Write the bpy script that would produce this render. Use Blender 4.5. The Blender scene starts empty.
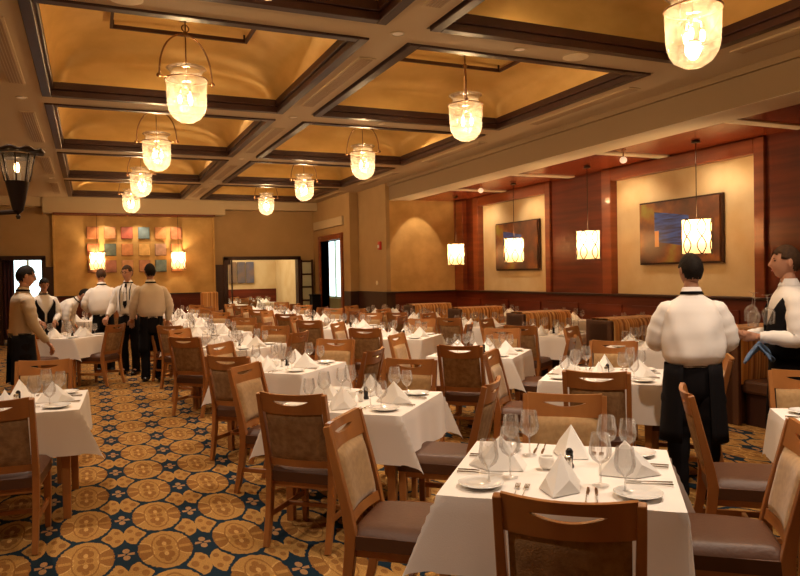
import bpy, bmesh, math, random
from mathutils import Vector, Matrix, Quaternion
random.seed(7)
PI = math.pi
scn = bpy.context.scene
col = scn.collection
H_CAM = 1.62

# ---------------------------------------------------------------- materials
class V:
    """tiny wrapper so that procedural patterns can be written as arithmetic"""
    def __init__(s, nt, sock): s.nt, s.s = nt, sock
    def _m(s, op, *o):
        n = s.nt.nodes.new('ShaderNodeMath'); n.operation = op
        s.nt.links.new(s.s, n.inputs[0])
        for i, x in enumerate(o):
            if isinstance(x, V): s.nt.links.new(x.s, n.inputs[i+1])
            else: n.inputs[i+1].default_value = x
        return V(s.nt, n.outputs[0])
    def __add__(s, o): return s._m('ADD', o)
    def __sub__(s, o): return s._m('SUBTRACT', o)
    def __mul__(s, o): return s._m('MULTIPLY', o)
    def __truediv__(s, o): return s._m('DIVIDE', o)
    def abs(s): return s._m('ABSOLUTE')
    def sqrt(s): return s._m('SQRT')
    def sin(s): return s._m('SINE')
    def max(s, o): return s._m('MAXIMUM', o)
    def min(s, o): return s._m('MINIMUM', o)
    def lt(s, o): return s._m('LESS_THAN', o)
    def gt(s, o): return s._m('GREATER_THAN', o)
    def frac(s): return s._m('FRACT')

def newmat(name):
    m = bpy.data.materials.new(name); m.use_nodes = True
    nt = m.node_tree
    return m, nt, nt.nodes['Principled BSDF']

def pm(name, colr, rough=.5, metal=0, noise=None, bump=None, coat=0, spec=.5, sheen=0, trans=0):
    """noise=(scale vec, colour2, amount)   bump=(scale, strength)"""
    m, nt, b = newmat(name)
    b.inputs['Base Color'].default_value = (*colr, 1)
    b.inputs['Roughness'].default_value = rough
    b.inputs['Metallic'].default_value = metal
    b.inputs['Coat Weight'].default_value = coat
    b.inputs['Specular IOR Level'].default_value = spec
    b.inputs['Sheen Weight'].default_value = sheen
    if noise or bump:
        tc = nt.nodes.new('ShaderNodeTexCoord')
    if noise:
        mp = nt.nodes.new('ShaderNodeMapping'); mp.inputs['Scale'].default_value = noise[0]
        nt.links.new(tc.outputs['Object'], mp.inputs[0])
        n = nt.nodes.new('ShaderNodeTexNoise'); n.inputs['Scale'].default_value = 1; n.inputs['Detail'].default_value = 4
        nt.links.new(mp.outputs[0], n.inputs['Vector'])
        mx = nt.nodes.new('ShaderNodeMix'); mx.data_type = 'RGBA'
        mx.inputs[6].default_value = (*colr, 1); mx.inputs[7].default_value = (*noise[1], 1)
        cr = nt.nodes.new('ShaderNodeMapRange'); cr.inputs[1].default_value = .35; cr.inputs[2].default_value = .65; cr.inputs[4].default_value = noise[2]
        nt.links.new(n.outputs[0], cr.inputs[0]); nt.links.new(cr.outputs[0], mx.inputs[0])
        nt.links.new(mx.outputs[2], b.inputs['Base Color'])
    if bump:
        n2 = nt.nodes.new('ShaderNodeTexNoise'); n2.inputs['Scale'].default_value = bump[0]; n2.inputs['Detail'].default_value = 3
        nt.links.new(tc.outputs['Object'], n2.inputs['Vector'])
        bp = nt.nodes.new('ShaderNodeBump'); bp.inputs['Strength'].default_value = bump[1]; bp.inputs['Distance'].default_value = .01
        nt.links.new(n2.outputs[0], bp.inputs['Height']); nt.links.new(bp.outputs[0], b.inputs['Normal'])
    return m

def emit(name, colr, st):
    m, nt, b = newmat(name)
    b.inputs['Base Color'].default_value = (*[min(1, c) for c in colr], 1)
    b.inputs['Emission Color'].default_value = (*colr, 1)
    b.inputs['Emission Strength'].default_value = st
    return m

def thin_glass(name, tint=(1, 1, 1), base=.06, rough=.02, haze=0, hazecol=(1, 1, 1)):
    m, nt, b = newmat(name); nt.nodes.remove(b)
    out = nt.nodes['Material Output']
    tr = nt.nodes.new('ShaderNodeBsdfTransparent'); tr.inputs[0].default_value = (*tint, 1)
    gl = nt.nodes.new('ShaderNodeBsdfGlossy'); gl.inputs['Roughness'].default_value = rough
    fr = nt.nodes.new('ShaderNodeLayerWeight'); fr.inputs[0].default_value = .35
    mr = nt.nodes.new('ShaderNodeMapRange'); mr.inputs[3].default_value = base; mr.inputs[4].default_value = .6
    nt.links.new(fr.outputs['Fresnel'], mr.inputs[0])
    mx = nt.nodes.new('ShaderNodeMixShader')
    nt.links.new(mr.outputs[0], mx.inputs[0]); nt.links.new(tr.outputs[0], mx.inputs[1]); nt.links.new(gl.outputs[0], mx.inputs[2])
    last = mx
    if haze:
        df = nt.nodes.new('ShaderNodeBsdfTranslucent'); df.inputs[0].default_value = (*hazecol, 1)
        tc = nt.nodes.new('ShaderNodeTexCoord'); n = nt.nodes.new('ShaderNodeTexNoise'); n.inputs['Scale'].default_value = 22
        nt.links.new(tc.outputs['Object'], n.inputs['Vector'])
        r2 = nt.nodes.new('ShaderNodeMapRange'); r2.inputs[1].default_value = .4; r2.inputs[2].default_value = .6
        r2.inputs[3].default_value = haze*.5; r2.inputs[4].default_value = haze
        nt.links.new(n.outputs[0], r2.inputs[0])
        m2 = nt.nodes.new('ShaderNodeMixShader')
        nt.links.new(r2.outputs[0], m2.inputs[0]); nt.links.new(mx.outputs[0], m2.inputs[1]); nt.links.new(df.outputs[0], m2.inputs[2])
        last = m2
    nt.links.new(last.outputs[0], out.inputs[0])
    return m

def lampshade(name):
    m, nt, b = newmat(name); out = nt.nodes['Material Output']
    b.inputs['Base Color'].default_value = (.85, .62, .38, 1); b.inputs['Roughness'].default_value = .8
    b.inputs['Emission Color'].default_value = (1, .50, .20, 1); b.inputs['Emission Strength'].default_value = .55
    t = nt.nodes.new('ShaderNodeBsdfTranslucent'); t.inputs[0].default_value = (1, .78, .50, 1)
    mx = nt.nodes.new('ShaderNodeMixShader'); mx.inputs[0].default_value = .55
    nt.links.new(b.outputs[0], mx.inputs[1]); nt.links.new(t.outputs[0], mx.inputs[2]); nt.links.new(mx.outputs[0], out.inputs[0])
    return m

def stripes_mat():
    m, nt, b = newmat('striped_velvet')
    tc = nt.nodes.new('ShaderNodeTexCoord'); sp = nt.nodes.new('ShaderNodeSeparateXYZ'); nt.links.new(tc.outputs['Object'], sp.inputs[0])
    n = nt.nodes.new('ShaderNodeTexNoise'); n.noise_dimensions = '1D'; n.inputs['Scale'].default_value = 28; n.inputs['Detail'].default_value = 1
    nt.links.new(sp.outputs[0], n.inputs['W'])
    cr = nt.nodes.new('ShaderNodeValToRGB'); e = cr.color_ramp.elements
    e[0].position = .35; e[0].color = (.28, .10, .018, 1); e[1].position = .66; e[1].color = (.78, .48, .18, 1)
    k = e.new(.5); k.color = (.55, .23, .045, 1)
    nt.links.new(n.outputs[0], cr.inputs[0]); nt.links.new(cr.outputs[0], b.inputs['Base Color'])
    b.inputs['Roughness'].default_value = .75; b.inputs['Sheen Weight'].default_value = .3
    return m

CA, CB, CFX, CFY = .4389, .6475, .376, 4.447     # carpet repeat
def carpet_mat():
    m, nt, b = newmat('patterned_carpet')
    tc = nt.nodes.new('ShaderNodeTexCoord')
    wn = nt.nodes.new('ShaderNodeTexNoise'); wn.inputs['Scale'].default_value = 30; wn.inputs['Detail'].default_value = 2
    nt.links.new(tc.outputs['Object'], wn.inputs['Vector'])
    sp = nt.nodes.new('ShaderNodeSeparateXYZ'); nt.links.new(tc.outputs['Object'], sp.inputs[0])
    w = (V(nt, wn.outputs[0]) - .5)*.16
    x = V(nt, sp.outputs[0]); y = V(nt, sp.outputs[1])
    u = ((x - CFX)/CA + 100.5).frac() - .5
    v = ((y - CFY)/CB + 100.5).frac() - .5
    au, av = u.abs(), v.abs()
    def ell(du, dv, ru, rv):
        a = du/ru; c = dv/rv
        return (a*a + c*c).sqrt() + w
    med = ell(au, av, .365, .49)
    lx_ = (au - .35)/.155
    ly_ = (av - .5)/((au - .16).max(0.01)*1.5).min(.27)
    lot = (lx_*lx_ + ly_*ly_).sqrt() + w
    wing = ell(au - .27, av, .12, .17)
    p1 = ell(au - .5, av - .085, .045, .06)            # small buds of the star
    p2 = ell(au - .405, av, .085, .03)
    p3 = ell(au - .5, av, .02, .03)
    gold = (.35, .19, .055); deep = (.23, .105, .028); navy = (.008, .022, .038); tan = (.32, .18, .08); pale = (.47, .28, .095)
    def mix(prev, mask, c):
        mx = nt.nodes.new('ShaderNodeMix'); mx.data_type = 'RGBA'
        nt.links.new(mask.s, mx.inputs[0])
        if isinstance(prev, tuple): mx.inputs[6].default_value = (*prev, 1)
        else: nt.links.new(prev, mx.inputs[6])
        mx.inputs[7].default_value = (*c, 1)
        return mx.outputs[2]
    c = mix(navy, p1.lt(1), tan)
    c = mix(c, p2.lt(1), tan)
    # lotus pair: scalloped gold leaf with a darker heart
    c = mix(c, wing.lt(1), gold)
    c = mix(c, lot.lt(1.10), navy)
    c = mix(c, lot.lt(1), gold)
    c = mix(c, ell(au - .30, av - .5, .05, .07).lt(1), deep)
    c = mix(c, ell(au - .41, av - .38, .04, .05).lt(1), deep)
    # medallion, touching its neighbours along the aisle
    c = mix(c, med.lt(1.08), navy)
    c = mix(c, med.lt(.97), gold)
    arc = ell(au - .34, av, .20, .23)
    c = mix(c, arc.lt(1)*med.lt(.97), deep)
    c = mix(c, arc.gt(.93)*arc.lt(1.04)*med.lt(.97), pale)
    c = mix(c, (au - .33).lt(0)*(av - .035 + au*.02).lt(0)*(au - .1).gt(0), gold)
    inner = ell(au, av - .02, .17, .36)
    c = mix(c, inner.gt(.96)*inner.lt(1.06), deep)
    c = mix(c, ell(au - .05, av - .16, .055, .085).lt(1), deep)
    c = mix(c, ell(au, av - .27, .045, .06).lt(1), deep)
    c = mix(c, ell(au, av - .13, .03, .05).lt(1), pale)
    c = mix(c, ell(au - .05, av, .045, .055).lt(1), deep)
    # yarn speckle
    n = nt.nodes.new('ShaderNodeTexNoise'); n.inputs['Scale'].default_value = 170; nt.links.new(tc.outputs['Object'], n.inputs['Vector'])
    mr = nt.nodes.new('ShaderNodeMapRange'); mr.inputs[1].default_value = .3; mr.inputs[2].default_value = .7; mr.inputs[3].default_value = .55; mr.inputs[4].default_value = 1.35
    nt.links.new(n.outputs[0], mr.inputs[0])
    mx = nt.nodes.new('ShaderNodeMix'); mx.data_type = 'RGBA'; mx.blend_type = 'MULTIPLY'; mx.inputs[0].default_value = 1
    nt.links.new(c, mx.inputs[6]); nt.links.new(mr.outputs[0], mx.inputs[7])
    nt.links.new(mx.outputs[2], b.inputs['Base Color'])
    b.inputs['Roughness'].default_value = .95; b.inputs['Specular IOR Level'].default_value = .1
    return m

def wood_panel_mat(name, c1, c2, rough, sc=(.7, .7, 9)):
    return pm(name, c1, rough, noise=(sc, c2, 1), coat=.1)

def painting_mat(name, flip):
    m, nt, b = newmat(name)
    tc = nt.nodes.new('ShaderNodeTexCoord'); sp = nt.nodes.new('ShaderNodeSeparateXYZ'); nt.links.new(tc.outputs['Object'], sp.inputs[0])
    y = V(nt, sp.outputs[1]); z = V(nt, sp.outputs[2])
    n = nt.nodes.new('ShaderNodeTexNoise'); n.inputs['Scale'].default_value = 2.2; n.inputs['Detail'].default_value = 3
    nt.links.new(tc.outputs['Object'], n.inputs['Vector'])
    cr = nt.nodes.new('ShaderNodeValToRGB'); e = cr.color_ramp.elements
    e[0].position = .3; e[0].color = (.035, .018, .012, 1); e[1].position = .72; e[1].color = (.26, .21, .03, 1)
    k = e.new(.5); k.color = (.13, .04, .015, 1); k = e.new(.6); k.color = (.24, .09, .02, 1)
    nt.links.new(n.outputs[0], cr.inputs[0])
    c = cr.outputs[0]
    n2 = nt.nodes.new('ShaderNodeTexNoise'); n2.inputs['Scale'].default_value = 1
    mp = nt.nodes.new('ShaderNodeMapping'); mp.inputs['Scale'].default_value = (1, 3, 26)
    nt.links.new(tc.outputs['Object'], mp.inputs[0]); nt.links.new(mp.outputs[0], n2.inputs['Vector'])
    cr2 = nt.nodes.new('ShaderNodeValToRGB'); e = cr2.color_ramp.elements
    e[0].position = .35; e[0].color = (.006, .010, .07, 1); e[1].position = .7; e[1].color = (.03, .10, .48, 1)
    nt.links.new(n2.outputs[0], cr2.inputs[0])
    mask = (y - .12).abs().lt(.36)*(z - .03 - y*.15).abs().lt(.24)
    mx = nt.nodes.new('ShaderNodeMix'); mx.data_type = 'RGBA'
    nt.links.new(mask.s, mx.inputs[0]); nt.links.new(c, mx.inputs[6]); nt.links.new(cr2.outputs[0], mx.inputs[7])
    mask2 = (y - .43).abs().lt(.045)*(z + .1).abs().lt(.13)
    m3 = nt.nodes.new('ShaderNodeMix'); m3.data_type = 'RGBA'
    nt.links.new(mask2.s, m3.inputs[0]); nt.links.new(mx.outputs[2], m3.inputs[6]); m3.inputs[7].default_value = (.75, .38, .14, 1)
    nt.links.new(m3.outputs[2], b.inputs['Base Color']); b.inputs['Roughness'].default_value = .35
    return m

M = dict(
    carpet=carpet_mat(),
    wood=pm('chair_wood', (.40, .165, .045), .35, noise=((6, 6, 1.2), (.30, .108, .026), 1), coat=.2),
    leather=pm('brown_leather', (.085, .034, .016), .48, bump=(60, .15), spec=.35),
    tweed=pm('brown_tweed', (.33, .20, .09), .9, noise=((24, 24, 24), (.22, .12, .05), 1), bump=(150, .5)),
    tan=pm('tan_velour', (.42, .26, .11), .85, noise=((40, 40, 40), (.34, .20, .08), 1), sheen=.3),
    cloth=pm('white_linen', (.84, .80, .76), .85, bump=(220, .12)),
    napkin=pm('napkin_linen', (.86, .84, .80), .85, bump=(260, .12)),
    china=pm('white_china', (.85, .85, .82), .12, coat=.4),
    silver=pm('silver', (.72, .70, .66), .22, 1),
    darkglaze=pm('black_glaze', (.015, .013, .012), .25),
    glass=thin_glass('clear_glass', (.98, .98, .98), .12, .03, .08, (1, 1, 1)),  # translucent white mixed in to imitate bright highlights in the bowls
    votive=pm('frosted_white_glass', (.88, .86, .82), .3),
    iron=pm('dark_iron', (.035, .02, .012), .4, .6),
    brass=pm('aged_bronze', (.28, .15, .07), .35, .8),
    plaster=pm('beige_plaster', (.50, .385, .235), .8, bump=(35, .05)),
    plaster2=pm('light_plaster', (.78, .66, .46), .75),  # pale tone also carries pendant uplight on the alcove border and strips
    creamwall=pm('cream_stucco', (.72, .57, .33), .8, noise=((2, 2, 2), (.64, .47, .24), 1)),
    goldwall=pm('gold_stucco', (.62, .38, .13), .75, noise=((3, 3, 3), (.50, .30, .09), 1)),
    wall=pm('ochre_wall', (.42, .27, .12), .8, noise=((2, 2, 2), (.38, .24, .10), 1)),
    gold=pm('gold_leaf', (.80, .53, .18), .28, .6, noise=((2.5, 2.5, 6), (.70, .44, .13), 1), bump=(3, .05)),
    darkwood=pm('espresso_wood', (.030, .010, .007), .42, noise=((6, 6, 1), (.042, .014, .008), 1), spec=.35),
    mahog=pm('mahogany', (.15, .024, .007), .42, noise=((.7, .7, 9), (.085, .013, .005), 1), spec=.3),
    mahog2=wood_panel_mat('mahogany_trim', (.26, .062, .017), (.17, .036, .010), .3),
    stripe=stripes_mat(),
    skin=pm('skin', (.52, .26, .16), .55),
    skin2=pm('skin_tan', (.38, .18, .10), .55),
    shirt=pm('white_shirt', (.80, .76, .72), .8),
    shirt2=pm('cream_shirt', (.60, .50, .38), .8),
    black=pm('black_fabric', (.006, .005, .006), .9, spec=.15),
    bluecloth=pm('blue_cloth', (.10, .17, .30), .85),
    apron=pm('dark_apron', (.010, .013, .022), .9, spec=.15),
    hair=pm('dark_hair', (.010, .006, .004), .7, bump=(90, .5), spec=.2),
    hair2=pm('brown_hair', (.055, .028, .014), .7, bump=(90, .5), spec=.2),
    lips=pm('lips', (.40, .13, .10), .5),
    eye=pm('eye_dark', (.03, .02, .015), .2),
    jar=thin_glass('bubbled_glass', (.97, .95, .90), .14, .10, .08, (1, .92, .78)),
    pbulb=emit('pendant_bulb', (1, .70, .40), 22),
    bulb=emit('lamp_bulb', (1, .72, .38), 14),
    flame=emit('candle_flame', (1, .6, .28), 25),
    shade=lampshade('lit_shade'),
    day=emit('daylit_pane', (.72, .95, 1), 2.4),
    frost=pm('frosted_pane', (.50, .52, .38), .4),
    amber=pm('amber_glass', (.45, .13, .03), .2),
    red=pm('red_plastic', (.5, .03, .02), .4),
    dimlens=emit('dim_lens', (.5, .36, .2), .35),
    bulk=pm('beam_plaster', (.27, .18, .095), .8, bump=(35, .05)),
    woodceil=pm('cherry_ceiling', (.30, .055, .014), .25, noise=((9, .8, 1), (.19, .03, .008), 1)),
    lampglass=emit('lit_globe', (1, .8, .55), .5),
    art1=painting_mat('abstract_painting_a', 0), art2=painting_mat('abstract_painting_b', 1),
    curtain=pm('plum_curtain', (.06, .015, .03), .8),
    vent=pm('vent_metal', (.33, .22, .12), .6),
)
TILEC = [(.45, .16, .05), (.42, .19, .08), (.42, .08, .05), (.11, .17, .20), (.5, .22, .08), (.45, .16, .07),
         (.40, .12, .05), (.07, .10, .09), (.46, .17, .05), (.58, .34, .10), (.42, .24, .16), (.33, .12, .04),
         (.20, .09, .05), (.24, .09, .06), (.42, .19, .07), (.36, .15, .07), (.11, .17, .18), (.48, .20, .07)]

# ---------------------------------------------------------------- mesh builder
class MB:
    def __init__(s): s.v, s.f = [], []
    def add(s, vs, fs, mat=None):
        o = len(s.v)
        s.v += [tuple(mat @ Vector(p)) if mat else tuple(p) for p in vs]
        s.f += [tuple(i+o for i in f) for f in fs]
        return s
    def box(s, x0, x1, y0, y1, z0, z1, mat=None):
        vs = [(x, y, z) for z in (z0, z1) for y in (y0, y1) for x in (x0, x1)]
        return s.add(vs, [(0, 2, 3, 1), (4, 5, 7, 6), (0, 1, 5, 4), (2, 6, 7, 3), (0, 4, 6, 2), (1, 3, 7, 5)], mat)
    def lathe(s, prof, n=16, c=(0, 0, 0), sx=1, sy=1, cap=True):
        vs, fs = [], []
        for r, z in prof:
            for i in range(n):
                a = 2*PI*i/n
                vs.append((c[0]+r*sx*math.cos(a), c[1]+r*sy*math.sin(a), c[2]+z))
        for k in range(len(prof)-1):
            for i in range(n):
                j = (i+1) % n
                fs.append((k*n+i, k*n+j, (k+1)*n+j, (k+1)*n+i))
        if cap:
            if prof[0][0] > 1e-4: fs.append(tuple(reversed(range(n))))
            if prof[-1][0] > 1e-4: fs.append(tuple((len(prof)-1)*n+i for i in range(n)))
        return s.add(vs, fs)
    def tube(s, path, r, n=8, closed=False, sq=False):
        """path of points, r a radius or list of (rx, ry)"""
        P = [Vector(p) for p in path]; N = len(P)
        rr = r if isinstance(r, (list, tuple)) else [r]*N
        vs, fs = [], []
        up = None
        for i, p in enumerate(P):
            if closed: t = P[(i+1) % N]-P[i-1]
            else: t = P[min(i+1, N-1)]-P[max(i-1, 0)]
            t.normalize()
            if up is None:
                up = Vector((0, 1, 0)) if abs(t.y) < .8 else Vector((1, 0, 0))
            a = t.cross(up).normalized(); up = a.cross(t).normalized()
            q = rr[i]; rx, ry = q if isinstance(q, (list, tuple)) else (q, q)
            for k in range(n):
                th = 2*PI*(k+.5)/n
                cx, cy = math.cos(th), math.sin(th)
                if sq: mm = max(abs(cx), abs(cy)); cx /= mm; cy /= mm
                vs.append(tuple(p+a*rx*cx+up*ry*cy))
        for i in range(N if closed else N-1):
            j = (i+1) % N
            for k in range(n):
                l = (k+1) % n
                fs.append((i*n+k, j*n+k, j*n+l, i*n+l))
        if not closed:
            fs.append(tuple(range(n))); fs.append(tuple((N-1)*n+k for k in reversed(range(n))))
        return s.add(vs, fs)
    def grid(s, fn, nu, nv, closeu=False):
        vs = [tuple(fn(i/(nu if closeu else nu-1), j/(nv-1))) for j in range(nv) for i in range(nu)]
        fs = []
        for j in range(nv-1):
            for i in range(nu if closeu else nu-1):
                k = (i+1) % nu
                fs.append((j*nu+i, j*nu+k, (j+1)*nu+k, (j+1)*nu+i))
        return s.add(vs, fs)
    def ball(s, c, rx, ry, rz, n=12, m=8):
        prof = [(math.sin(PI*i/m), -math.cos(PI*i/m)) for i in range(m+1)]
        vs, fs = [], []
        for r, z in prof:
            for i in range(n):
                a = 2*PI*i/n
                vs.append((c[0]+max(r, 1e-4)*rx*math.cos(a), c[1]+max(r, 1e-4)*ry*math.sin(a), c[2]+z*rz))
        for k in range(m):
            for i in range(n):
                j = (i+1) % n
                fs.append((k*n+i, k*n+j, (k+1)*n+j, (k+1)*n+i))
        return s.add(vs, fs)
    def build(s, name, mat, parent=None, smooth=False, bevel=0, seg=2, loc=None, solid=0, weld=True):
        me = bpy.data.meshes.new(name); me.from_pydata(s.v, [], s.f)
        bm = bmesh.new(); bm.from_mesh(me)
        if weld: bmesh.ops.remove_doubles(bm, verts=bm.verts, dist=1e-5)
        if solid: bmesh.ops.solidify(bm, geom=bm.faces[:], thickness=solid)
        bmesh.ops.recalc_face_normals(bm, faces=bm.faces)
        if bevel:
            bmesh.ops.bevel(bm, geom=bm.edges[:], offset=bevel, segments=seg, profile=.5, affect='EDGES', clamp_overlap=True)
        bm.to_mesh(me); bm.free()
        if smooth:
            for p in me.polygons: p.use_smooth = True
            if smooth != True:
                me.set_sharp_from_angle(angle=math.radians(smooth))
        me.materials.append(M[mat] if isinstance(mat, str) else mat)
        o = bpy.data.objects.new(name, me); col.objects.link(o)
        if parent: o.parent = parent
        if loc: o.location = loc
        return o

def tag(o, label=None, cat=None, group=None, kind=None):
    if label: o['label'] = label
    if cat: o['category'] = cat
    if group: o['group'] = group
    if kind: o['kind'] = kind
    return o
def empty(name, loc=(0, 0, 0), rz=0, **k):
    o = bpy.data.objects.new(name, None); col.objects.link(o)
    o.empty_display_size = .1
    o.location = loc; o.rotation_euler = (0, 0, rz)
    return tag(o, **k)
def structure(o): o['kind'] = 'structure'; return o
def copy_tree(o, parent=None):
    c = o.copy(); col.objects.link(c)
    if parent: c.parent = parent
    for ch in list(o.children): copy_tree(ch, c)
    return c
used = {}
def inst(key, maker, loc, rz=0, label=None, cat=None, group=None):
    if key in used: o = copy_tree(used[key])
    else: o = used[key] = maker()
    o.location = loc; o.rotation_euler = (0, 0, rz)
    for k in ('label', 'category', 'group'):
        if k in o: del o[k]
    return tag(o, label, cat, group)

# ---------------------------------------------------------------- the room
X0, Y0, YB, XW = -3.2, -1.6, 20.8, 8.45
ZC = 3.795
structure(MB().box(X0, XW, Y0, 26, -.1, 0).build('floor', 'carpet'))
# coffers
COLX = [(-.457, 2.408), (2.789, 5.789)]
ROWS = [(-1.086+3.578*k, -1.086+3.578*k+3.179) for k in range(6)]    # near and far y
cl = MB()
for a, b in ((X0, COLX[0][0]), (COLX[0][1], COLX[1][0]), (COLX[1][1], 6.6)):
    cl.box(a, b, Y0, YB, ZC, ZC+.08)
ys = [Y0]+[v for r in ROWS for v in r]+[YB]
for cx0, cx1 in COLX:
    for k in range(0, len(ys), 2):
        cl.box(cx0, cx1, ys[k], ys[k+1], ZC, ZC+.08)
structure(cl.build('ceiling', 'plaster'))
structure(MB().box(X0, XW+.1, Y0, 26, 4.62, 4.7).build('ceiling', 'darkwood'))

def make_coffer():
    w, l = 2.93, 3.179
    root = empty('ceiling_coffer')
    m = MB()
    for s in (-1, 1):      # frames: stepped moulding
        m.box(s*w/2-(.10 if s > 0 else 0), s*w/2+(.10 if s < 0 else 0), -l/2, l/2, -.02, .05)
        m.box(s*w/2-(.13 if s > 0 else 0), s*w/2+(.13 if s < 0 else 0), -l/2, l/2, .05, .14)
        m.box(-w/2+.10, w/2-.10, s*l/2-(.10 if s > 0 else 0), s*l/2+(.10 if s < 0 else 0), -.02, .05)
        m.box(-w/2+.13, w/2-.13, s*l/2-(.13 if s > 0 else 0), s*l/2+(.13 if s < 0 else 0), .05, .14)
    m.build('frame', 'darkwood', root, bevel=.006, seg=1, weld=False)
    def vault(u, v):
        a, b = 2*u-1, 2*v-1
        z = .13 + .45*(1-abs(a)**3.2)**.5*(1-abs(b)**3.2)**.5
        return (a*(w/2-.125), b*(l/2-.125), z)
    MB().grid(vault, 33, 33).build('vault', 'gold', root, smooth=True)
    p = [(0, 0, 0)]
    t = MB()
    t.box(-.72, .72, -.37, -.34, .46, .50).box(-.72, .72, .34, .37, .46, .50)
    t.box(-.735, -.705, -.37, .37, .46, .50).box(.705, .735, -.37, .37, .46, .50)
    for sx in (-1, 1):
        for sy in (-1, 1): t.box(sx*.7-.01, sx*.7+.01, sy*.35-.01, sy*.35+.01, .48, .60)
    t.build('light_rail', 'darkwood', root)
    return root

LX = [.975, 4.289]
ordn = ['nearest', 'second', 'third', 'fourth', 'fifth', 'farthest']
ROWC = [(a+b)/2 for a, b in ROWS]
colname = ['left column over the aisle', 'right column by the alcove beam']
for ci in (0, 1):
    for k, yc in enumerate(ROWC):
        o = inst('coffer', make_coffer, ((COLX[ci][0]+COLX[ci][1])/2, yc, ZC), 0,
                 'gold vaulted ceiling coffer in dark frame, %s of the %s' % (ordn[k], colname[ci]), 'ceiling coffer', 'coffers in the ceiling')
        o.scale = (1 if ci else .9765, 1, 1)

def make_lantern():
    r = empty('jar_lantern')             # origin at the bottom of the jar
    prof = [(.001, 0), (.05, .008), (.10, .04), (.13, .09), (.143, .15), (.148, .30), (.15, .345)]
    MB().lathe(prof, 28, cap=False).build('jar', 'jar', r, smooth=True)
    MB().lathe([(.15, .345), (.118, .368), (.112, .395), (.124, .418), (.147, .432), (.140, .440), (.10, .42)], 28, cap=False).build('jar_neck', 'jar', r, smooth=True)
    t = MB(); t.tube([(.152*math.cos(a), .152*math.sin(a), .345) for a in [2*PI*i/28 for i in range(28)]], .006, 6, closed=True)
    t.build('band', 'brass', r, smooth=True)
    h = MB(); pts = [(.21*math.cos(PI*i/20), 0, .345+.36*math.sin(PI*i/20)**.85) for i in range(21)]
    h.tube(pts, .007, 6); h.ball((.215, 0, .345), .018, .018, .018); h.ball((-.215, 0, .345), .018, .018, .018)
    h.tube([(.15, 0, .345), (.215, 0, .345)], .006, 6).tube([(-.15, 0, .345), (-.215, 0, .345)], .006, 6)
    h.build('handle', 'brass', r, smooth=True)
    s = MB().tube([(0, 0, .30), (0, 0, .84)], .005, 6)
    s.ball((0, 0, .71), .02, .02, .025)
    s.tube([(.028*math.cos(a), 0, .755+.028*math.sin(a)) for a in [2*PI*i/14 for i in range(14)]], .005, 6, closed=True)
    s.lathe([(.05, .82), (.05, .84), (.02, .85)], 16)
    s.build('hanging_rod', 'brass', r, smooth=True)
    st = MB().lathe([(.03, .28), (.035, .31)], 12)
    for k in range(3):
        a = 2*PI*k/3+.5
        st.tube([(0, 0, .29), (.045*math.cos(a), .045*math.sin(a), .275), (.05*math.cos(a), .05*math.sin(a), .24)], .009, 6)
    lh = st.build('lamp_holder', 'brass', r, smooth=True)
    for k in range(3):
        a = 2*PI*k/3+.5
        MB().ball((.05*math.cos(a), .05*math.sin(a), .19), .015, .015, .036).build('bulb', 'bulb', lh, smooth=True)
    for ch in list(r.children)+list(lh.children):
        ch.data.transform(Matrix.Diagonal((1.40, 1.40, 1.3, 1)))
    return r
LZ = 3.24
for ci in (0, 1):
    for k in range(1 if ci == 0 else 1, 6):
        if ci == 0 and k == 1: pass
        inst('lantern', make_lantern, (LX[ci], ROWC[k], LZ if not (ci and k == 1) else LZ-.08), random.uniform(-.9, .9) if k > 2 else (.35 if ci == 0 else 1.1),
             'hanging glass jar lantern with wire handle, %s in the %s' % (ordn[k-1], 'left lantern row' if ci == 0 else 'right lantern row'),
             'pendant lamp', 'jar lanterns under the coffers')

# ceiling vents and discs on the beams
def make_vent():
    r = empty('ceiling_vent')
    MB().box(-.09, .09, -1.07, 1.07, -.012, 0).build('frame', 'plaster', r, bevel=.003, seg=1)
    m = MB()
    for k in range(5): m.box(-.065+.028*k, -.047+.028*k, -1.04, 1.04, -.018, -.010)
    m.build('louvres', 'vent', r)
    return r
for bi, bx in enumerate((-.68, 2.60, 6.02)):
    for k in range(6):
        inst('vent', make_vent, (bx, ROWC[k]+.03, ZC), 0, 'long slotted ceiling vent on the %s beam, %s from the camera' % (['left', 'middle', 'right'][bi], ordn[k]), 'vent', 'ceiling vents on the beams')
def make_disc():
    r = empty('ceiling_speaker')
    MB().lathe([(.13, 0), (.13, -.008), (.115, -.014), (.001, -.012)], 24).build('cover', 'plaster2', r, smooth=30)
    MB().lathe([(.145, 0), (.145, -.006), (.128, -.006)], 24, cap=False).build('rim', 'plaster', r)
    return r
for x in (.31, 4.57):
    inst('disc', make_disc, (x, ROWS[1][1]+.2, ZC), 0, 'round flush ceiling speaker on the cross beam of the %s coffer column' % ('left' if x < 2 else 'right'), 'ceiling speaker')
def make_downlight():
    r = empty('downlight')
    MB().lathe([(.066, 0), (.066, -.008), (.055, -.010), (.05, -.002)], 20, cap=False).build('trim_ring', 'plaster', r, smooth=30)
    MB().lathe([(.001, -.004), (.05, -.004)], 20, cap=False).build('lens', 'dimlens', r)
    return r
DL = []
for k in range(1, 6):
    for x in (-.68, 2.6, 3.9): DL.append((x, ROWS[k][0]-.2))
for x, y in DL:
    inst('downlight', make_downlight, (x, y, ZC), 0, 'small round recessed downlight on the %s beam at %s coffer joint' % ({-.68: 'left', 2.6: 'middle', 3.9: 'right cross'}[x], ordn[[round(r[0]-.2, 3) for r in ROWS].index(round(y, 3))-1]), 'downlight', 'recessed downlights')

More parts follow.
